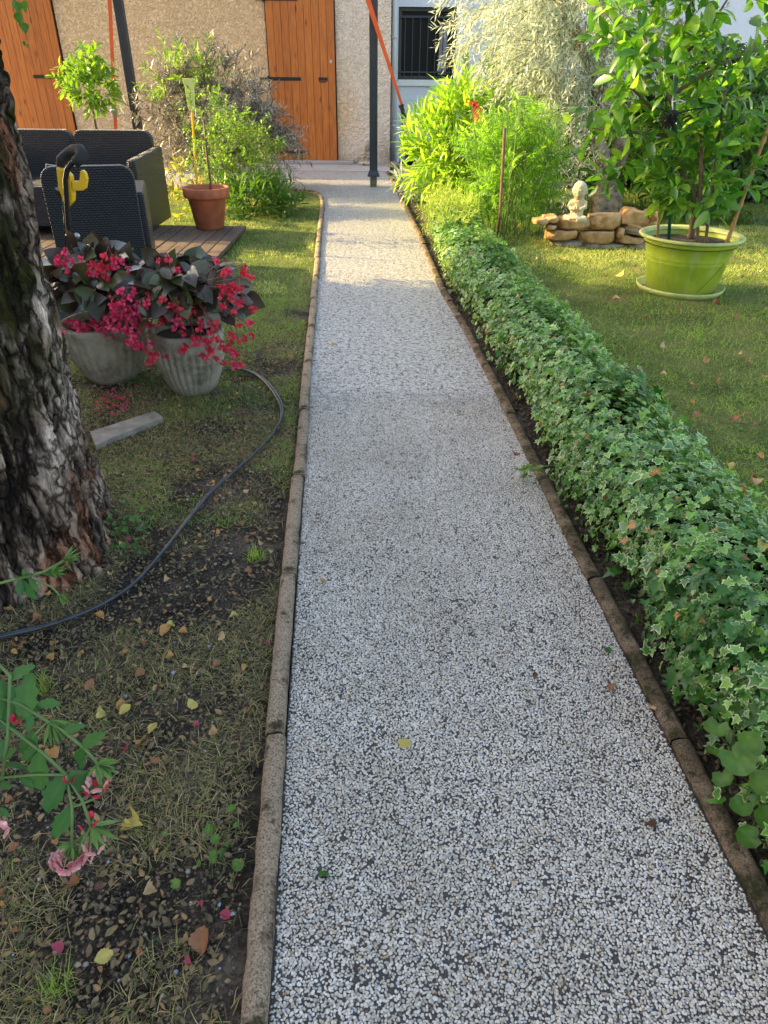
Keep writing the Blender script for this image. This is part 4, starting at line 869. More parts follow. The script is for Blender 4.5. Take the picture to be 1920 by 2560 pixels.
# ------------------------------------------------------------------ dry-stone edging
RY = 5.62
def Z(u, v): return 1340+u/5.53, 380+v/5.53
def stone(u0, v0, u1, v1, depth, label, tilt=0, grey=False, seed=0, y=RY):
    a, b = Y(*Z(u0, v1), y), Y(*Z(u1, v0), y); cx_, cz = (a[0]+b[0])/2, (a[2]+b[2])/2; w, h = abs(b[0]-a[0])/2, abs(b[2]-a[2])/2
    if tilt: h *= .72
    mb = MB(); s = seed*3.1
    f = lambda: random.uniform(.86, 1.05)
    mt = Matrix.Rotation(R(-tilt), 4, 'Y')
    mb.add([mt@Vector((sx*w*f(), sy*depth/2*f(), sz*h*f())) for sz in (-1, 1) for sy in (-1, 1) for sx in (-1, 1)], [(0,2,3,1),(4,5,7,6),(0,1,5,4),(2,6,7,3),(0,4,6,2),(1,3,7,5)])
    me = remesh(mb, .008, 1); displace(me, .013, 12, 5, s); 
    # facet chips
    n = len(me.vertices); A = np.empty(n*3); me.vertices.foreach_get('co', A); A = A.reshape(-1, 3)
    for q in range(14):
        nv = nrm(np.array([random.uniform(-1, 1), random.uniform(-1, .4), random.uniform(-1, 1)])); ext = (A@nv); lim = np.percentile(ext, 95); A -= np.outer(np.maximum(ext-lim, 0)*.8, nv)
    k = 1.12; A[:, 0] *= k; A[:, 2] *= k; me.vertices.foreach_set('co', A.ravel()); me.update()
    o = obj('wall_stone', me, M['greyrock'] if grey else M['rock'], smooth=True); o.location = (cx_, y+depth/2-.02, cz)
    return tag(o, label, 'stone', 'stacked stones of the low dry stone edging')
ST = [(290, 950, 760, 1085, .24, 'flat ochre stone carrying the seated statue', 0, 0), (780, 860, 1200, 1105, .2, 'square ochre block, top of the pile right of the statue', 3, 0),
 (1210, 800, 1620, 1045, .2, 'large tilted ochre stone on top behind the lime pot rim', -12, 0), (150, 1080, 580, 1245, .2, 'ochre stone with pointed right end below the statue slab', 4, 0),
 (610, 1090, 1125, 1295, .2, 'biggest ochre block in the middle of the lower course', 2, 0), (1130, 1160, 1565, 1285, .2, 'long ochre stone of the lower course nearest the lime pot', -3, 0),
 (1235, 1010, 1560, 1095, .16, 'thin pale slab wedged under the large tilted stone', -9, 0), (1220, 1065, 1600, 1175, .16, 'thin grey slab slanting under the pale slab', -13, 1),
 (1540, 950, 1720, 1075, .18, 'pale stone behind the left rim of the lime pot', -8, 0), (230, 1240, 640, 1315, .24, 'flat grey footing stone at the left end of the pile', 0, 1),
 (635, 1285, 1240, 1365, .24, 'flat grey footing stone under the biggest block', 0, 1), (1250, 1290, 1590, 1375, .24, 'grey footing stone touching the lime pot in view', 0, 1),
 (120, 900, 330, 985, .18, 'small pale stone at the upper left under the shrub', 0, 0), (-20, 925, 170, 1030, .16, 'pale stone at the far left end of the edging', 4, 0), (150, 1015, 300, 1085, .15, 'small reddish stone wedged left of the statue slab', 0, 0),
 (1120, 1050, 1225, 1180, .15, 'small upright wedge stone between the blocks', 0, 0), (1560, 820, 1740, 950, .2, 'ochre stone at the back right of the pile', -5, 0)]
for i, s in enumerate(ST): stone(*s[:5], s[5], s[6], bool(s[7]), i+1, RY+(.02 if i in (0, 1, 2, 8) else .0))
# ------------------------------------------------------------------ statues
def monk(name, label, base, h, rz, mat, hold=False):
    s = h/.29; m = MB(); e = lambda c, r, rot=None: ell(m, [x*s for x in c], [x*s for x in r], rot, 10)
    # seated child monk, facing -y
    e((0, 0, .06), (.048, .038, .055)); e((0, .002, .11), (.042, .032, .045)); e((0, .004, .128), (.062, .036, .034)); e((0, .0, .085), (.050, .040, .05)); e((0, .003, .025), (.06, .05, .03))
    for q in (-1, 1):
        m.tube([Vector((q*.035*s, -.005*s, .025*s)), Vector((q*.074*s, -.035*s, .022*s)), Vector((q*.02*s, -.066*s, .018*s))], [.026*s, .024*s, .017*s], 10)
        m.tube([Vector((q*.046*s, .002*s, .138*s)), Vector((q*.060*s, -.012*s, .10*s)), Vector((q*.034*s, -.042*s, .088*s)), Vector((q*.006*s, -.046*s, .105*s if hold else .092*s))], [.018*s, .016*s, .013*s, .011*s], 10)
        e((q*.008, -.047, .11 if hold else .095), (.008, .012, .016)); e((q*.053, .0, .205), (.006, .011, .017)); 
        e((q*.018, -.047, .215), (.009, .005, .0035)); e((q*.022, -.026, .194), (.018, .017, .015))
    e((0, .002, .155), (.030, .026, .022)); e((0, 0, .216), (.053, .052, .058)); e((0, -.004, .192), (.046, .042, .036)); e((0, .0, .165), (.036, .032, .026)); e((0, -.051, .203), (.007, .010, .009)); e((0, -.046, .186), (.013, .007, .0035)); e((0, -.036, .176), (.014, .012, .01)); e((0, -.052, .03), (.05, .026, .018))
    me = remesh(m, .0028*s, 2)
    # eye and mouth creases
    n = len(me.vertices); A = np.empty(n*3); me.vertices.foreach_get('co', A); A = A.reshape(-1, 3)/s
    for q in (-1, 1):
        dd = ((A[:, 0]-q*.018)/.011)**2+((A[:, 2]-.2085)/.0022)**2; A[:, 1] += np.where(A[:, 1] < -.02, .004*np.exp(-dd), 0)
    dd = (A[:, 0]/.012)**2+((A[:, 2]-.1895)/.002)**2; A[:, 1] += np.where(A[:, 1] < -.02, .004*np.exp(-dd), 0)
    me.vertices.foreach_set('co', (A*s).ravel()); me.update(); displace(me, .0012, 60, 2)
    o = obj(name, me, mat, smooth=True); o.location = tuple(base); o.rotation_euler = (0, 0, rz); return tag(o, label, 'statue')
b1 = Y(1443, 553, 5.70)
monk('monk_statue', 'cream stone statue of a seated child monk on the stacked stones', (b1[0]-.01, 5.71, b1[2]), .293, R(-28), M['statue'])
b2 = G(917, 414)
monk('monk_statue', 'weathered grey stone child monk against the house wall behind the post', (b2[0], 10.93, .012), .33, R(-20), M['statueg'], True)
# ------------------------------------------------------------------ lime pot with citrus
GP = np.array([1.80, 4.40, .015])
gp_ = thing('lime_pot', 'large lime green plastic pot standing on its saucer on the lawn', 'plant pot', tuple(GP))
pr = [(0, 0), (.195, 0), (.203, .008), (.231, .165), (.233, .168), (.233, .172), (.236, .188), (.238, .191), (.238, .195), (.252, .262), (.262, .266), (.264, .272), (.266, .285), (.280, .290), (.292, .294), (.296, .301), (.293, .309), (.284, .312), (.272, .309), (.262, .303), (.258, .29), (.245, .25), (0, .245)]
def pfn(r, z, t, i): return r*(1-.004*math.sin(2*t))
obj('pot', MB().lathe(pr[:13], GP, 96, pfn).mesh(), M['limepot'], gp_, smooth=True)
obj('rim', MB().lathe(pr[12:21], GP, 96, pfn).mesh(), M['limerim'], gp_, smooth=True)
obj('soil', MB().lathe([(0, .262), (.262, .262)], GP, 48).mesh(), M['soil'], gp_)
obj('crack', MB().tube([(GP[0]+.02+q*.13, GP[1]-math.sqrt(max(0, (.2065+.17*(.02+q*.16))**2-(.02+q*.13)**2))-.0005, GP[2]+.02+q*.16) for q in np.linspace(0, 1, 6)], .0009, 4).mesh(), M['gap'], gp_)
obj('saucer', MB().lathe([(0, -.012), (.225, -.012), (.238, .002), (.25, .018), (.254, .021), (.258, .018), (.252, .002), (.238, -.017), (0, -.017)][::-1], GP, 96, lambda r, z, t, i: r*(1+.012*math.sin(3*t))).mesh(), M['limerim'], gp_, smooth=True)
cz = thing('citrus_tree', 'potted citrus tree with glossy leaves tied to stakes in the lime pot', 'citrus tree', (1.82, 4.4, .27))
q = lambda x, y, yy=4.4: Y(x, y, yy)
tk = MB(); tk.tube(smooth_pts([q(1727, 597), q(1733, 560), q(1736, 530), q(1728, 480), q(1700, 420), q(1680, 330), q(1690, 200), q(1700, 60)], 4), list(np.linspace(.022, .009, 29)), 10)
tk.tube([q(1735, 545), q(1750, 500), q(1755, 430), q(1745, 380)], [.014, .012, .009, .007], 8)
brs = [((1680, 330), (1600, 240), (1530, 180)), ((1685, 270), (1640, 180), (1600, 80)), ((1690, 230), (1800, 160), (1890, 120)), ((1680, 340), (1580, 330), (1480, 320)), ((1700, 120), (1720, 40), (1740, -60)), ((1690, 300), (1790, 260), (1860, 240)), ((1685, 350), (1770, 330), (1850, 330)), ((1690, 200), (1610, 130), (1540, 50)), ((1700, 150), (1780, 60), (1830, -20))]
ends = []
for br in brs:
    P4 = [q(x, y, 4.4+random.uniform(-.12, .12)) for x, y in br]; tk.tube(P4, [.011, .007, .004], 7); ends.append(P4[-1])
obj('trunk', tk.mesh(), M['bstem'], cz, smooth=True)
def cit(c, r, n, size=.115, upb=.25): p, d = twigs_in(c, r, n, upb, .2); return p, d
C1 = [cit(q(1640, 140), (.30, .28, .26), 40), cit(q(1530, 270), (.12, .16, .12), 12), cit(q(1590, 385), (.17, .2, .12), 18), cit(q(1820, 190), (.26, .26, .22), 28), cit(q(1600, 60), (.16, .2, .16), 16), cit(q(1790, -10), (.33, .3, .25), 30), cit(q(1790, 300), (.24, .22, .1), 9)]
p = np.vstack([a for a, b in C1]); d = np.vstack([b for a, b in C1])
foliage(cz, 'crown', T_OVAL, M['citrus'], p, d, .15, 6, .10, .95, .3, stem=M['stem'], sr=.0025, uj=.6)
p, d = cit(q(1745, 430, 4.25), (.27, .2, .19), 58, upb=.5); foliage(cz, 'lower_crown', T_OVAL, M['citrus'], p, d, .13, 7, .095, .85, .25, stem=M['stem'], sr=.0025)
def cane(name, label, a, b, r, mat, knots=0):
    m = MB(); a = np.array(a); b = np.array(b); L = np.linalg.norm(b-a)
    if knots:
        n = knots*4; pts = [a+(b-a)*i/n for i in range(n+1)]; m.tube(pts, [r*(1.22 if i % 4 == 0 and 0 < i < n else 1-.15*i/n) for i in range(n+1)], 9)
    else: m.tube([a, b], r, 8)
    return tag(obj(name, m.mesh(), mat, smooth=True), label, 'stake', 'stakes standing in the lime pot')
dn = np.array([0, 0, -.03])
cane('stake', 'dark green coated stake at the left of the lime pot', q(1675, 592, 4.30)+dn, q(1691, 105, 4.30), .0095, M['gstake'])
cane('stake', 'short grey stake leftmost in the lime pot', q(1646, 588, 4.33)+dn, q(1650, 480, 4.33), .008, M['bamboo'])
cane('stake', 'straight brown cane right of the citrus stem', q(1746, 598, 4.28)+dn, q(1755, 350, 4.28), .009, M['brownc'], 4)
cane('stake', 'long dark brown cane passing into the crown', q(1766, 600, 4.25)+dn, q(1812, 230, 4.35), .0085, M['brownc'], 6)
cane('bamboo_cane', 'thick bamboo cane leaning out to the right of the lime pot', q(1818, 600, 4.28)+dn, q(1930, 290, 4.2), .0115, M['bamboo'], 6)
# tied rag and string
rt = thing('cloth_tie', 'black frayed cloth knotted around the green stake', 'cloth tie', tuple(q(1680, 285, 4.29)))
n = 60; c0 = q(1684, 285, 4.27); dd = np.array([rng.normal(-.35, .4, n), rng.normal(-.3, .3, n), -np.abs(rng.normal(.8, .4, n))]).T
obj('strands', stems_mesh(np.tile(c0, (n, 1))+rng.normal(0, .006, (n, 3)), nrm(dd), rng.uniform(.05, .11, n), .0035, 0), M['rag'], rt)
m = MB(); ell(m, c0, (.028, .02, .02)); m.tube([q(1600, 262, 4.3), q(1650, 272, 4.27), c0], .004, 6); m.tube([c0, q(1740, 272, 4.3), q(1812, 265, 4.33)], .004, 6); obj('knot', m.mesh(), M['rag'], rt, smooth=True)
m = MB(); m.tube([q(1682, 235, 4.28), q(1681, 260, 4.28), q(1683, 300, 4.265), q(1676, 325, 4.27), q(1690, 345, 4.27)], .0035, 6); m.tube([q(1683, 254, 4.27), q(1700, 250, 4.27), q(1712, 255, 4.3), q(1700, 260, 4.31), q(1684, 256, 4.31)], .003, 6); obj('white_string', m.mesh(), M['white_tie'], rt)
# ------------------------------------------------------------------ shrubs on the left
tpz = plant('standard_citrus', 'small round headed citrus behind the sofa', 'citrus tree', (Y(238, 310, 7.6)[0], 7.6, 0))
a = Y(238, 310, 7.6); obj('trunk', MB().tube([(a[0], 7.6, 0), a, Y(232, 275, 7.6)], [.016, .013, .010], 8).mesh(), M['bstem'], tpz, smooth=True)
p, d = twigs_in(Y(222, 215, 7.6), (.24, .2, .16), 75, .5, .1); pb, db = twigs_in(Y(220, 160, 7.6), (.08, .08, .12), 14, 1, .1)
p = np.vstack([p, pb]); d = np.vstack([d, db]); foliage(tpz, 'crown', T_OVAL, M['fresh'], p, d, .11, 7, .075, .9, stem=M['bstem'], sr=.003)
el = plant('black_elder', 'large airy shrub with dark purple and pale cut leaves before the house wall', 'shrub', (-1.85, 8.9, 0))
P1, D1 = twigs_in((-1.95, 8.85, .76), (.64, .45, .54), 520, .35, .1); P2, D2 = twigs_in((-1.5, 8.45, .45), (.50, .55, .34), 300, .0, .2); P3_, D3 = twigs_in((-2.45, 8.8, .62), (.40, .3, .35), 80, .2, .2)
p = np.vstack([P1, P2, P3_]); d = np.vstack([D1, D2, D3]); keep = fbm(p*3.1+5, 2) > .42; p, d = p[keep], d[keep]; foliage(el, 'foliage', T_LANCE, M['elder'], p, d, .24, 18, .085, .9, .25, .2, stem=M['bstem'], sr=.004)
p, d = twigs_in((-2.1, 8.5, 1.08), (.42, .25, .25), 60, .7, .1); foliage(el, 'young_leaves', T_LANCE, M['fresh'], p, d, .18, 12, .08, .8)
gsb = plant('green_shrub', 'light green small leaved shrub behind the terracotta pot', 'shrub', (-1.45, 7.3, 0))
p, d = twigs_in((-1.40, 7.35, .42), (.38, .36, .36), 300, .6, .15); foliage(gsb, 'foliage', T_OVAL, M['fresh'], p, d, .15, 12, .033, 1.0, stem=M['bstem'], sr=.003)
pn = plant('perennial_clump', 'low clump of long mid green leaves spreading over the lawn edge', 'perennial', (-1.15, 7.1, 0))
p, d = twigs_in((-1.28, 7.0, .08), (.42, .34, .16), 130, .8, .1); foliage(pn, 'foliage', T_LANCE, M['dull'], p, d, .16, 10, .11, .8, stem=M['stem'])
sb = plant('reddish_shrub', 'small yellowing plant with pale leaves left of the terracotta pot', 'plant', (-1.85, 6.6, 0))
p, d = twigs_in((-1.78, 6.6, .25), (.18, .15, .22), 34, .8, .1); foliage(sb, 'foliage', T_OVAL, leafmat('yellowing_leaf', [(.36, .34, .05), (.25, .33, .05), (.42, .22, .08)], .4, .5), p, d, .1, 6, .055, .9, stem=M['bstem'])
# weeds by the planters
for k, (x, y, lab_) in enumerate([(355, 960, 'green weed between the two cement planters'), (320, 1330, 'patch of round leaved weed by the foot of the trunk'), (585, 930, 'green weed beside the right planter'), (320, 1385, 'flat weed patch just below the round leaved patch'), (550, 2150, 'round leaved weed against the left kerb near the photo bottom')]):
    c = G(x, y); wv = plant('weed', lab_, 'weed', c, 'weeds in the left bed'); n = [26, 46, 24, 16, 14][k]
    pp = c+rng.normal(0, 1, (n, 3))*np.array([.04, .035, .0])+np.array([0, 0, 1])*rng.uniform(.008, .04, (n, 1)); pp[:, 0] = np.minimum(pp[:, 0], lerp_poly(PL[:8], pp[:, 1])-.065)
    obj('leaves', scatter('w', T_ROUND, pp, rng.normal(size=(n, 3))*[1, 1, .2], upj(n, .35), rng.uniform(.010, .019, n)), M['dull'], wv)
    s0 = pp*[1, 1, 0]+rng.normal(0, .006, (n, 3))*[1, 1, 0]; dd = pp-s0; obj('stalks', stems_mesh(s0, nrm(dd), np.linalg.norm(dd, axis=1), .0009, 0), M['stem'], wv)
# ------------------------------------------------------------------ verbena, foreground left
vb = thing('verbena', 'verbena sprigs with pink flower heads reaching in from the left', 'verbena', (-.62, .42, 0))
q = lambda x, y, dd=.80: DP(x, y, dd)
root = np.array([-.66, .42, 0.]); rt2 = np.array([-.60, .40, .26])
stem_paths = [([root, rt2, q(-60, 1600), q(25, 1690), q(20, 1830), q(5, 1950)], .0022), ([rt2, q(-50, 1730), q(50, 1760), q(105, 1795), q(160, 1830), q(210, 1870), q(248, 1915)], .0019),
 ([rt2, q(-40, 1770), q(40, 1830), q(110, 1885), q(165, 1937)], .0021), ([q(0, 1945), q(90, 1937), q(165, 1937)], .0017), ([q(165, 1937), q(175, 1990), q(180, 2020), q(180, 2115)], .0018),
 ([q(165, 1937), q(205, 2000), q(228, 2070)], .0018), ([q(180, 2018), q(205, 2010), q(243, 1993)], .0014),
 ([root, rt2+np.array([-.02, .1, .08]), q(-60, 1465, .95), q(0, 1458, .95), q(45, 1447, .95), q(110, 1430, .95), q(160, 1402, .95)], .0020), ([q(70, 1445, .95), q(100, 1455, .95), q(130, 1468, .95), q(150, 1490, .95)], .0014)]
m = MB()
for P4, r in stem_paths: m.tube(P4, r, 7)
obj('stems', m.mesh(), M['stem'], vb, smooth=True)
LV = [(20, 1700, 60, 1655, .80), (25, 1720, 70, 1790, .80), (0, 1700, 5, 1790, .8), (95, 1760, 138, 1745, .8), (60, 1800, 80, 1700, .8), (70, 1830, 60, 1790, .8), (85, 1830, 45, 1900, .8), (95, 1865, 60, 1900, .8), (100, 1880, 85, 1970, .8), (160, 1830, 200, 1810, .8), (150, 1830, 150, 1865, .8), (205, 1865, 258, 1830, .8), (205, 1870, 172, 1915, .8), (215, 1895, 190, 1925, .8), (165, 1940, 92, 2015, .8), (172, 1935, 258, 1955, .8), (178, 2018, 128, 2075, .8), (5, 1900, 35, 1870, .8), (15, 1910, 55, 1940, .8), (0, 1960, 35, 1950, .8), (10, 1850, -30, 1900, .8), (20, 1830, -5, 1750, .8), (50, 1940, 85, 1960, .8), (40, 1830, 10, 1800, .8), (0, 2020, 25, 2030, .8),
      (40, 1447, 75, 1425, .95), (50, 1450, 47, 1487, .95), (55, 1450, 80, 1498, .95), (110, 1430, 140, 1440, .95), (75, 1445, 100, 1470, .95), (60, 1440, 72, 1430, .95)]
P = np.array([q(a, b, c) for a, b, _, _, c in LV]); Q2 = np.array([q(a, b, e) for _, _, a, b, e in LV]); dd = Q2-P; L = np.linalg.norm(dd, axis=1); n = len(P)
obj('leaves', scatter('vl', T_SERR, P, dd+rng.normal(0, .006, (n, 3)), nrm(np.array([0, -.45, 1.])+rng.normal(0, .35, (n, 3))), L*1.12), M['verb'], vb, smooth=True)
# buds (tight tufts)
def tuft(c, ax, n, L, sp): 
    ax = nrm(np.array(ax)); d = nrm(ax+rng.normal(0, sp, (n, 3))); return np.tile(c, (n, 1)), d, np.full(n, L)
T4 = [tuft(q(128, 1800), (.3, -.2, -.8), 30, .03, .45), tuft(q(240, 1910), (.6, 0, -.7), 34, .026, .5), tuft(q(228, 2065), (.2, -.1, -1), 44, .036, .4), tuft(q(180, 2112), (0, 0, -1), 40, .022, .7), tuft(q(160, 1402, .95), (.7, .1, .5), 22, .022, .45), tuft(q(125, 1428, .95), (.6, 0, .1), 26, .022, .5), tuft(q(148, 1488, .95), (.3, 0, -1), 16, .018, .3)]
bm_ = leafmat('bud_green', [(.10, .19, .05), (.16, .28, .07)], .3, .6)
for a_, b_, c_ in T4: obj('bud', scatter('vb', T_LANCE, a_, b_, upj(len(a_), .6), c_*rng.uniform(.7, 1.1, len(a_))), bm_, vb)
def florets(c, R_, n, ax):
    P = []; D = []; U = []; ax = nrm(np.array(ax, float)); s = nrm(np.cross(ax, [.2, 1, .1])); s2 = np.cross(ax, s)
    for k in range(n):
        a = 2*math.pi*k/n+rng.normal(0, .15); rr = R_*rng.uniform(.45, 1.0); dirn = nrm(s*math.cos(a)+s2*math.sin(a)+ax*.35); fc = c+dirn*rr
        f1 = nrm(np.cross(dirn, [.3, .2, 1])); f2 = np.cross(dirn, f1)
        for j in range(5):
            b = j*2*math.pi/5; P.append(fc); D.append(f1*math.cos(b)+f2*math.sin(b)+dirn*.1); U.append(dirn)
    return np.array(P), np.array(D), np.array(U)
F1 = [florets(q(178, 2135), .022, 30, (0, -.35, -1)), florets(q(240, 1950), .014, 6, (0, 0, -1)), florets(q(232, 2108), .011, 5, (0, 0, -1)), florets(q(-4, 2075), .008, 4, (0, 0, -1))]
for P, D_, U_ in F1: obj('flower_head', scatter('vf', T_PET2, P, D_, U_, .0066), M['verbf'], vb)
F1 = [florets(q(245, 1965), .013, 5, (0, 0, -1)), florets(q(172, 1945), .006, 4, (0, 0, -1)), florets(q(220, 2050), .01, 3, (0, 0, -1)), florets(q(42, 1795), .006, 4, (0, 0, -1))]
for P, D_, U_ in F1: obj('red_florets', scatter('vr', T_PET2, P, D_, U_, .005), M['flred'], vb)
# ------------------------------------------------------------------ grass, gravel bits
rng = np.random.default_rng(5)
def grass(name, n, x0, x1, y0, y1, L, T, m, dens=None, zb=0., ypow=1., flat=.5, label=None):
    y = y0+(y1-y0)*rng.random(n)**ypow; x = x0+(x1-x0)*rng.random(n)
    return x, y
def grassobj(name, x, y, L, T, m, flat, label):
    n = len(x); a = rng.random(n)*6.283; el_ = np.clip(rng.normal(flat, .28, n), .05, 1.5)
    d = np.stack([np.cos(a)*np.cos(el_), np.sin(a)*np.cos(el_), np.sin(el_)], -1); p = np.stack([x, y, np.full(n, -.003)], -1)
    o = obj(name, scatter(name, T, p, d, nrm(UP+d*.01+rng.normal(0, .2, (n, 3))), L), m); tag(o, label, 'grass', kind='stuff'); return o
# left bed: sparse, clumped, dry
n = 230000; y = .1+4.0*rng.random(n)**1.15; x = lerp_poly(PL[:8], y)-.05-1.5*rng.random(n)
dn_ = fbm(np.stack([x*5, y*5, x*0], -1), 4); thr = np.interp(y, [.3, .9, 1.6, 2.6, 4], [.555, .53, .48, .43, .38]); k = dn_ > thr+rng.normal(0, .075, n)
k &= ((x-TC[0])**2+(y-TC[1])**2) > .36**2
x, y = x[k], y[k]; g2 = rng.random(len(x)) < np.interp(y, [.3, 1.5, 3, 4], [.08, .15, .35, .65])
grassobj('dry_grass', x[~g2], y[~g2], rng.uniform(.010, .042, (~g2).sum()), T_GRASS, M['gdry'], .3, 'sparse dry grass in the left bed')
grassobj('short_grass', x[g2], y[g2], rng.uniform(.010, .030, g2.sum()), T_GRASS, M['ggreen'], .6, 'short green grass in the left bed')
n = 70000; y = 1.7+2.4*rng.random(n); x = lerp_poly(PL[:8], y)-.045-1.5*rng.random(n); k = (fbm(np.stack([x*4, y*4, x*0], -1)+22, 4) > np.interp(y, [1.7, 2.3, 3.2, 4.1], [.62, .50, .42, .3]))&(((x-TC[0])**2+(y-TC[1])**2) > .4**2)
x, y = x[k], y[k]; grassobj('turf_grass', x, y, rng.uniform(.014, .034, len(x)), T_TRI, M['ggreen'], .6, 'thin green turf between the planters and the left kerb')
# left lawn further away
n = 30000; y = 4.0+4.45*rng.random(n)**1.2; x = lerp_poly(PL[:11], y)-.05-3.2*rng.random(n)
k = ~((x > -3.4) & (x < -1.2) & (y > 4.4) & (y < 6.15)); x, y = x[k], y[k]
grassobj('left_lawn_grass', x, y, rng.uniform(.02, .045, len(x)), T_TRI, M['ggreen'], .8, 'grass of the left lawn')
# right lawn
n = 150000; y = .9+9.0*rng.random(n)**1.7; x = lerp_poly(PR, y)+.40+(.6+y*.52)*rng.random(n)
k = ((x-GP[0])**2+(y-GP[1])**2 > .24**2); x, y = x[k], y[k]
grassobj('lawn_grass', x, y, rng.uniform(.014, .034, len(x))*(1+.06*y)*(.5+1.1*fbm(np.stack([x*9, y*9, x*0], -1), 3)), T_TRI, M['ggreen'], .75, 'mown grass of the right lawn')
n = 40000; y = .9+7.0*rng.random(n)**1.6; x = lerp_poly(PR, y)+.42+(.6+y*.5)*rng.random(n); k = (fbm(np.stack([x*1.6, y*1.6, x*0], -1)+7, 3) > .52)&((x-GP[0])**2+(y-GP[1])**2 > .24**2)
x, y = x[k], y[k]; grassobj('dry_lawn_patches', x, y, rng.uniform(.014, .03, len(x)), T_TRI, M['gdry'], .5, 'straw coloured dry patches in the right lawn')
M['straw'] = leafmat('sunlit_straw', [(.62, .58, .26), (.48, .50, .16), (.74, .70, .40), (.36, .42, .10)], .45, .6)  # dry grass tone, made paler to paint in the sunlit strips
n = 42000; y = 4.75+1.8*rng.random(n); x = lerp_poly(PR, y)+.5+3.4*rng.random(n); k = (fbm(np.stack([x*2.5, y*2.5, x*0], -1)+3, 3)+.12*np.sin((y-4.75)/1.8*3.14) > .50)&((x-GP[0])**2+(y-GP[1])**2 > .25**2)
x, y = x[k], y[k]; grassobj('sunlit_straw_lawn', x, y, rng.uniform(.022, .045, len(x)), T_TRI, M['straw'], .7, 'straw grass coloured pale as the sunlit strip of lawn in front of the stones')
n = 14000; y = 4.2+2.4*rng.random(n); x = lerp_poly(PL[:11], y)-.06-.75*rng.random(n); k = fbm(np.stack([x*2.5, y*2.5, x*0], -1)+13, 3) > .48
x, y = x[k], y[k]; grassobj('sunlit_straw_verge', x, y, rng.uniform(.02, .04, len(x)), T_TRI, M['straw'], .7, 'straw grass coloured pale as the sunlit streak between the deck and the path')  # sun streak on the left verge, put into the grass colour
# green tufts
for k, (x, y, lab_) in enumerate([(105, 1720, 'upright grass tuft below the cable near the left edge'), (640, 1395, 'grass tuft beside the left kerb'), (140, 2470, 'green grass tuft at the bottom left corner'), (1640, 1000, 'long bladed grass tuft behind the ivy hedge')]):
    c = G(x, y); n = 60; tf = grassobj('grass_tuft', c[0]+rng.normal(0, .012, n), c[1]+rng.normal(0, .012, n), rng.uniform(.025, [.05, .055, .045, .085][k], n), T_GRASS, M['ggreen'], 1.0, lab_); tf['group'] = 'grass tufts'; del tf['kind']; tf['category'] = 'grass tuft'
# small stones and crumbs
def crumbs(name, n, m, smin, smax, label, y1=3.6, yp=1.5):
    v = np.array([(0, 0, .6), (.9, .1, 0), (.2, .8, .05), (-.8, .3, 0), (-.4, -.8, .05), (.5, -.7, 0), (0, 0, -.5)]); F = [(0, 1, 2), (0, 2, 3), (0, 3, 4), (0, 4, 5), (0, 5, 1), (6, 2, 1), (6, 3, 2), (6, 4, 3), (6, 5, 4), (6, 1, 5)]
    y = .1+y1*rng.random(n)**yp; x = lerp_poly(PL[:8], y)-.055-1.2*rng.random(n)
    o = obj(name, scatter(name, (v, F, np.zeros(7)), np.stack([x, y, rng.uniform(-.004, .004, n)], -1), rng.normal(size=(n, 3))*[1, 1, .2], upj(n, .3), smin+(smax-smin)*rng.random(n)**3), m); tag(o, label, 'soil', kind='stuff')
def crumbmat(name, cols):
    t = NT(name); return t.done(t.bsdf(t.ramp(t.isl(), [(i/(len(cols)-1), c) for i, c in enumerate(cols)]), .9, spec=.2))
crumbs('soil_crumbs', 90000, crumbmat('crumb', [(.04, .032, .024), (.11, .085, .062), (.20, .155, .115), (.06, .048, .036), (.15, .115, .08)]), .0010, .0052, 'dark crumbs of soil in the left bed')
crumbs('gravel_bits', 2600, crumbmat('gravelbit', [(.35, .27, .18), (.25, .24, .23), (.42, .34, .22), (.3, .36, .42), (.16, .14, .12)]), 
 .0012, .0075, 'small pale pebbles in the left bed')
n = 16000; y = .1+3.4*rng.random(n)**1.4; x = lerp_poly(PL[:8], y)-.06-1.2*rng.random(n)
o = obj('leaf_litter', scatter('ll', T_CURL, np.stack([x, y, rng.uniform(0, .008, n)], -1), rng.normal(size=(n, 3))*[1, 1, .2], upj(n, .6), rng.uniform(.006, .018, n)), leafmat('litter', [(.12, .08, .045), (.28, .19, .10), (.08, .09, .04), (.40, .24, .11), (.06, .08, .035), (.20, .13, .08)], .1, .8)); tag(o, 'small brown leaf litter and clover in the left bed', 'leaf litter', kind='stuff')
n = 5000; y = .3+5.5*rng.random(n)**1.3; x = lerp_poly(PR, y)+.05+.12*rng.random(n)
o = obj('hedge_litter', scatter('hl2', T_CURL, np.stack([x, y, rng.uniform(0, .012, n)], -1), rng.normal(size=(n, 3))*[1, 1, .2], upj(n, .6), rng.uniform(.006, .018, n)), leafmat('litter_dark', [(.05, .035, .025), (.09, .06, .035), (.03, .03, .02)], .1, .8)); tag(o, 'dark litter on the soil under the ivy hedge', 'leaf litter', kind='stuff')
n = 900; y = .25+7*rng.random(n)**1.2; sd_ = rng.random(n) < .4; x = np.where(sd_, lerp_poly(PL[:8], y)+.004+.05*rng.random(n)**2.2, lerp_poly(PR, y)-.004-.07*rng.random(n)**2.2)
far_ = rng.random(n) < .22; x = np.where(far_, lerp_poly(PL[:8], y)+.02+(lerp_poly(PR, y)-lerp_poly(PL[:8], y)-.04)*rng.random(n), x)
o = obj('path_debris', scatter('pd', T_CURL, np.stack([x, y, np.full(n, .003)], -1), rng.normal(size=(n, 3))*[1, 1, .1], upj(n, .3), rng.uniform(.003, .009, n)), leafmat('debris', [(.10, .05, .03), (.22, .13, .07), (.04, .03, .02)], .1, .9)); tag(o, 'brown crumbs and leaf flecks on the path, thicker along the kerbs', 'debris', kind='stuff')
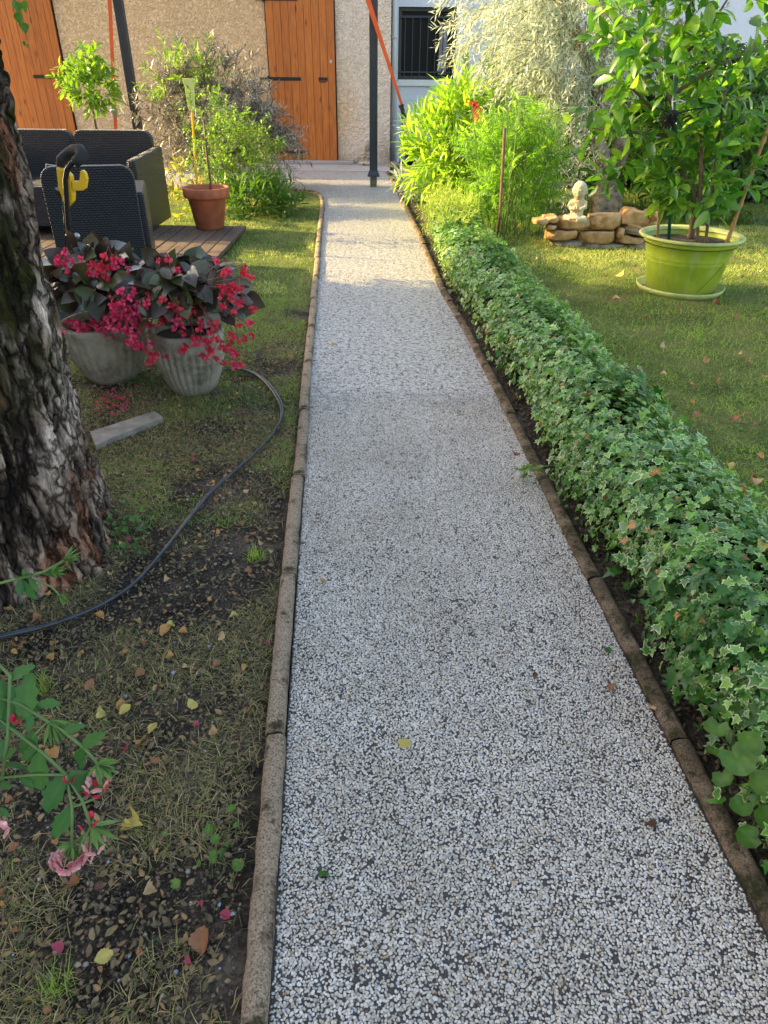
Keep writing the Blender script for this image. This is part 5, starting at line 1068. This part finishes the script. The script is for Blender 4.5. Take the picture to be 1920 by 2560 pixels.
n = 5200; y = .9+6.0*rng.random(n)**1.4; x = lerp_poly(PR, y)+.42+(.6+y*.5)*rng.random(n); k = (fbm(np.stack([x*2.6, y*2.6, x*0], -1)+31, 4) > .57); x, y = x[k], y[k]; n = len(x)
o = obj('clover', scatter('cl', T_PET2, np.stack([x, y, rng.uniform(.008, .022, n)], -1), rng.normal(size=(n, 3))*[1, 1, .2], upj(n, .35), rng.uniform(.008, .018, n)), M['dull']); tag(o, 'patches of clover leaves in the right lawn', 'clover', kind='stuff')
# ------------------------------------------------------------------ fallen leaves: one object each
LM = {}
def crumpled(v, petal):
    nu, nv_ = 9, 13; V_ = []; e_ = []
    for j in range(nv_):
        y = j/(nv_-1); w = (.36+.05*v)*math.sin(math.pi*min(1, y**(.8+.15*v)*.97+.015))**(.55 if petal else .8)*(1+(0 if petal else .16*(j % 2)))
        for i_ in range(nu):
            u = i_/(nu-1)*2-1; V_.append((w*u, y-.5+.05*abs(u)*(j % 2), 0)); e_.append(abs(u) > .05)
    V_ = np.array(V_); c_ = fbm(V_*np.array([3.5, 3.5, 0])+v*9+rng.random()*50, 3)-.5
    V_[:, 2] = c_*.42+(.55+.5*rng.random())*(V_[:, 0]**2)*2.0*(1 if v != 1 else -.6)+.35*rng.uniform(-1, 1.4)*V_[:, 1]**2-.03*np.exp(-(V_[:, 0]/.03)**2); V_[:, 0] *= .85
    V_[:, 2] -= V_[:, 2].min(); F_ = [(j*nu+i_, j*nu+i_+1, (j+1)*nu+i_+1, (j+1)*nu+i_) for j in range(nv_-1) for i_ in range(nu-1)]; return V_, F_, np.array(e_, float)
for k in ('d_orange', 'd_brown', 'd_tan', 'd_yellow', 'd_dark', 'ppink', 'ivyg'):
    for v in range(4):
        T = crumpled(v, k in ('ppink',)); V_ = T[0]
        me = npmesh('fallen_leaf', V_, [np.array([f for f in T[1] if len(f) == c]) for c in sorted(set(len(f) for f in T[1]))], {'edge': (T[2], 'FLOAT')}); me.materials.append(M[k]); LM[k, v] = me
def fallen(p, size, col, label, group, nm='fallen_leaf', cat='fallen leaf', z=.008):
    o = bpy.data.objects.new(nm, LM[col, random.randrange(4)]); C.objects.link(o); o.location = (p[0], p[1], z)
    o.rotation_euler = (random.gauss(0, .35), random.gauss(0, .35), random.uniform(0, 6.28)); o.scale = (size,)*3; return tag(o, label, cat, group)
GL = 'fallen leaves in the left bed'
for x, y, s, c, lb in [(415, 1582, .045, 'd_orange', 'curled orange leaf below the middle of the cable'), (427, 1570, .035, 'd_yellow', 'yellow leaf touching the curled orange leaf'), (457, 1588, .028, 'd_orange', 'small orange leaf right of the curled pair'), (556, 1600, .03, 'd_tan', 'upright tan leaf alone near the left kerb'),
    (585, 1548, .026, 'd_yellow', 'pale yellow green leaf between cable and kerb'), (483, 1770, .036, 'd_yellow', 'bright yellow leaf in the middle of the bed'), (305, 1770, .036, 'd_orange', 'orange leaf folded over a yellow one'), (315, 1782, .036, 'd_yellow', 'yellow leaf under the folded orange one'),
    (255, 1797, .034, 'd_yellow', 'yellow green leaf with orange tip'), (385, 1830, .034, 'd_yellow', 'yellow crinkled leaf in the bed'), (357, 1862, .036, 'd_orange', 'light orange leaf with a torn edge'), (535, 1838, .028, 'd_tan', 'crumpled tan leaf with dark spots'),
    (130, 1895, .05, 'd_orange', 'large orange leaf behind the verbena stems'), (345, 2060, .045, 'd_yellow', 'long yellow leaf near two smaller ones'), (322, 2075, .026, 'd_yellow', 'small round yellow leaf left of the long one'), (190, 2220, .040, 'd_brown', 'brown leaf below the verbena flower head'),
    (262, 2397, .034, 'd_yellow', 'ragged yellow leaf near the bottom'), (345, 1440, .026, 'd_yellow', 'yellow leaf lying against the cable'), (250, 1550, .035, 'd_orange', 'orange leaf just below the cable'), (342, 1560, .026, 'd_tan', 'tan leaf standing in the grass below the cable'),
    (530, 1502, .026, 'd_orange', 'folded orange leaf right of the cable'), (418, 1457, .024, 'd_tan', 'slim tan leaf near the cable'), (305, 1367, .026, 'd_tan', 'round tan leaf beside the pink petal'), (622, 1435, .026, 'd_brown', 'small curled brown leaf close to the left kerb'),
    (130, 1650, .028, 'd_orange', 'orange leaf near the left edge below the trunk'), (95, 1555, .032, 'd_brown', 'red brown leaf at the trunk foot'), (45, 1625, .035, 'd_brown', 'rust leaf at the left edge by the cable'), (225, 1720, .034, 'd_brown', 'broad brown leaf near the grass tuft'), (350, 1690, .03, 'd_brown', 'brown lobed leaf in the middle of the bed'), (465, 1678, .028, 'd_tan', 'pointed tan leaf left of the kerb'), (510, 2360, .05, 'd_brown', 'large brown leaf against the kerb grass'), (375, 2240, .03, 'd_tan', 'crumpled tan leaf right of the brown one')]:
    fallen(G(x, y), s*.78, c, lb, GL)
for k in range(210):
    y = .35+3.2*random.random()**1.3; x = float(lerp_poly(PL[:8], y))-.06-random.random()*.75; c = random.choice(['d_brown', 'd_brown', 'd_tan', 'd_orange', 'd_dark', 'd_orange'])
    fallen((x, y), random.uniform(.010, .021), c, {'d_brown': 'small brown dry leaf in the left bed', 'd_tan': 'small tan dry leaf in the left bed', 'd_dark': 'small nearly black dry leaf in the left bed', 'd_orange': 'small orange dry leaf in the left bed'}[c], 'small dry leaves in the left bed')
for x, y, s, c, lb in [(1013, 1863, .034, 'd_yellow', 'single yellow leaf in the middle of the near path'), (807, 2198, .026, 'ivyg', 'small green leaf lying near the left of the path'), (1530, 1722, .026, 'd_brown', 'brown leaf near the right kerb of the path'), (1337, 1692, .02, 'd_dark', 'dark crumpled leaf on the right half of the path'), (1632, 1772, .034, 'd_tan', 'orange tan leaf leaning on the right kerb'),
    (836, 864, .03, 'd_yellow', 'yellow leaf far up the path on its left'), (1131, 882, .03, 'd_tan', 'tan leaf far up the path by the right kerb'), (1288, 1138, .028, 'd_brown', 'brown leaf beside the sprig at the right kerb'), (790, 1308, .018, 'd_brown', 'tiny red brown leaf by the left kerb'), (1452, 1550, .014, 'd_brown', 'tiny orange brown flake on the path'), (808, 1457, .022, 'd_tan', 'tan leaf by the left kerb of the path'), (1625, 2070, .024, 'd_dark', 'dark leaf on the right of the near path'), (1520, 1630, .02, 'ivyg', 'green crumb of moss on the path'), (905, 800, .02, 'd_dark', 'dark speck of leaf in the path centre'), (1025, 1110, .016, 'd_dark', 'dark leaf bit in the path centre')]:
    fallen(G(x, y), s*.85, c, lb, 'fallen leaves on the path', z=.003)
GR = 'fallen leaves on the right lawn'
for x, y, s, c, lb in [(1815, 1172, .045, 'd_yellow', 'bright yellow leaf on the lawn by the hedge'), (1845, 1248, .036, 'd_orange', 'orange leaf next to the ivy hedge'), (1655, 870, .045, 'd_tan', 'folded tan leaf in the middle of the lawn'), (1540, 752, .06, 'd_tan', 'tan leaf between hedge and lime pot'), (1695, 783, .05, 'd_tan', 'pointed tan leaf just below the saucer'), (1552, 690, .07, 'd_yellow', 'yellow leaf in the shade edge left of the lime pot'), (1730, 968, .045, 'd_orange', 'orange leaf in the upper middle of the lawn'), (1740, 1045, .06, 'd_brown', 'long brown leaf with an orange one beside it'), (1790, 765, .06, 'd_brown', 'brown leaf leaning on the saucer'), (1900, 1145, .035, 'd_orange', 'orange leaf at the right edge of the lawn'), (1910, 1365, .04, 'd_yellow', 'yellow leaf on top of the near ivy hedge'), (1880, 1210, .045, 'd_tan', 'tan pointed leaf above the orange one by the hedge')]:
    fallen(G(x, y, .02 if y != 1365 else .24), s*.85, c, lb, GR, z=.028 if y != 1365 else .235)
for k in range(95):
    y = 1.2+4.6*random.random()**1.1; x = float(lerp_poly(PR, y))+.46+random.random()*(.3+.4*y); c = random.choice(['d_brown', 'd_tan', 'd_orange', 'd_brown'])
    fallen((x, y), random.uniform(.018, .034), c, {'d_brown': 'small brown leaf scattered on the right lawn', 'd_tan': 'small tan leaf scattered on the right lawn', 'd_orange': 'small orange leaf scattered on the right lawn'}[c], 'small leaves scattered on the right lawn', z=.022)
# begonia petals on the ground
for k in range(75):
    x, y = random.gauss(285, 30), random.gauss(1010, 16); g_ = G(x, y); fallen(g_, random.uniform(.010, .020), 'ppink', 'fallen pink petal in the pile by the planters', 'pile of fallen begonia petals', 'fallen_petal', 'petal', z=random.uniform(.006, .02))
for x, y, lb in [(322, 1355, 'pink petal by the round leaved weed'), (318, 1882, 'pink petal below the scattered orange leaves'), (492, 1822, 'tiny crimson petal in the bed'), (565, 2295, 'large magenta petal against the left kerb'), (145, 2380, 'crimson petal near the bottom left'), (472, 2410, 'lilac petal near the bottom of the bed'), (500, 2270, 'dark red petal beside the kerb weed'), (350, 1075, 'pink petal in front of the grey board'), (480, 1157, 'pink petal in the grass beyond the cable'), (298, 1165, 'red petal near the trunk'), (598, 1040, 'pink petal right of the planters'), (667, 1615, 'lilac petal beside the kerb joint')]:
    fallen(G(x, y), random.uniform(.013, .021), 'ppink', lb, 'single fallen petals in the left bed', 'fallen_petal', 'petal', z=.01)
# ------------------------------------------------------------------ odds and ends beside the white wall
cn = thing('garden_tools', 'grey garden tool handles leaning on the white wall behind the oleander', 'garden tools', (.2, 11.2, 0))
obj('handle', MB().tube([(.16, 11.1, 0), (.13, 11.3, .75), (.12, 11.45, 1.0)], .012, 8).mesh(), M['pvc'], cn); obj('handle', MB().tube([(.27, 11.1, 0), (.20, 11.35, .6)], .014, 8).mesh(), M['black'], cn)
tb = MB().lathe([(0, 0), (.14, 0), (.19, .28), (.2, .28), (.15, -.01), (0, -.01)], (.42, 10.95, .02), 32); tag(obj('black_tub', tb.mesh(), M['black'], smooth=True), 'black plastic tub on the ground by the white wall', 'tub')
for k, (x, y, s, lb) in enumerate([(.10, 10.75, .10, 'grey white stone in the corner between the two houses'), (.27, 9.9, .13, 'pale flat stone beside the far end of the right kerb')]):
    m = MB(); ell(m, (0, 0, 0), (s, s*.8, s*.5)); me = displace(remesh(m, .015, 1), .03, 12, 3, k*5.); o = obj('garden_stone', me, M['greyrock'], smooth=True); o.location = (x, y, s*.3); tag(o, lb, 'stone')
# ------------------------------------------------------------------ plants out of frame, added for the shade they throw
yt = plant('dapple_tree', 'unseen open tree added left of the rattan sofa to dapple the path', 'tree', (-4.1, 6.1, 0))
obj('trunk', MB().tube([(-4.1, 6.1, 0), (-4.08, 6.12, 1.0), (-4.1, 6.15, 1.9)], [.035, .028, .012], 8).mesh(), M['bstem'], yt)
p, d = twigs_in((-4.1, 6.0, 1.75), (.45, .9, .6), 8, .1, .1)  # few twigs, added out of view to break up sun on the path
foliage(yt, 'crown', T_LANCE, M['tree'], p, d, .45, 9, .13, .7, .2, stem=M['bstem'], sr=.006)
bh = thing('shade_hedge', 'unseen tall hedge added at the left to shade the near garden', 'hedge', (-6, 2, 0))
def hsl(x0, x1, ins):
    v = [(x, y, z) for x in (x0, x1) for y, z in ((-3, 0), (4.25-ins, 0), (4.25+.543*4.4-ins, 4.4-ins), (-3, 4.4-ins))]  # added blocker: slanted far end sets where its shade stops on the ground
    return MB().add(v, [(3, 2, 1, 0), (4, 5, 6, 7), (0, 1, 5, 4), (1, 2, 6, 5), (2, 3, 7, 6), (3, 0, 4, 7)])
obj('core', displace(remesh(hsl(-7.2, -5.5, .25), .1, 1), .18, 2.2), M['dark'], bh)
n = 9000; f = rng.random(n); z = rng.random(n)*4.4; yy_ = np.where(f < .35, 4.25+.543*z, -3+(7.25+.543*z)*rng.random(n)); xx_ = np.where(f < .35, rng.uniform(-7.2, -5.4, n), -5.42); z = np.where(f > .85, 4.35, z)
pos = np.stack([xx_, yy_, z], -1)+rng.normal(0, .1, (n, 3))+(fbm(np.stack([xx_, yy_, z], -1)*1.6, 3)-.5)[:, None]*.4
obj('foliage', scatter('bh', T_OVAL, pos, nrm(rng.normal(size=(n, 3))), upj(n, .8), rng.uniform(.1, .16, n)), M['hedge'], bh)
# ------------------------------------------------------------------ camera, sun, sky
cam = bpy.data.cameras.new('camera'); co = bpy.data.objects.new('camera', cam); C.objects.link(co); SC.camera = co
cam.sensor_fit = 'VERTICAL'; cam.sensor_height = 36; cam.lens = CF/2560*36; cam.clip_end = 400; cam.clip_start = .02
co.matrix_world = Matrix.Translation((0, 0, CH))@Matrix.Rotation(R(90-PITCH), 4, 'X')@Matrix.Rotation(R(ROLL), 4, 'Z')
SEL, SAZ = R(24), R(180-14)   # azimuth measured from +x towards +y
sv = Vector((math.cos(SEL)*math.cos(SAZ), math.cos(SEL)*math.sin(SAZ), math.sin(SEL)))
sun = bpy.data.lights.new('sun', 'SUN'); sun.energy = 16; sun.angle = R(.5); sun.color = (1, .75, .29)
so = bpy.data.objects.new('sun', sun); C.objects.link(so); so.rotation_euler = sv.to_track_quat('Z', 'Y').to_euler()
wd_ = bpy.data.worlds.new('World'); SC.world = wd_; wd_.use_nodes = True; nt_ = wd_.node_tree
sky = nt_.nodes.new('ShaderNodeTexSky'); sky.sky_type = 'NISHITA'; sky.sun_disc = False; sky.sun_elevation = SEL; sky.sun_rotation = math.pi/2-SAZ; sky.air_density = 1.0; sky.dust_density = 2.5; sky.ozone_density = 1.
bg = nt_.nodes['Background']; bg.inputs['Strength'].default_value = .62
wb = nt_.nodes.new('ShaderNodeVectorMath'); wb.operation = 'MULTIPLY'; wb.inputs[1].default_value = (1.16, 1.02, .90); nt_.links.new(sky.outputs[0], wb.inputs[0]); nt_.links.new(wb.outputs[0], bg.inputs['Color'])
SC.view_settings.view_transform = 'Standard'; SC.view_settings.look = 'None'; SC.view_settings.exposure = 0; SC.view_settings.gamma = 1
SC.cycles.max_bounces = 6; SC.cycles.transparent_max_bounces = 4
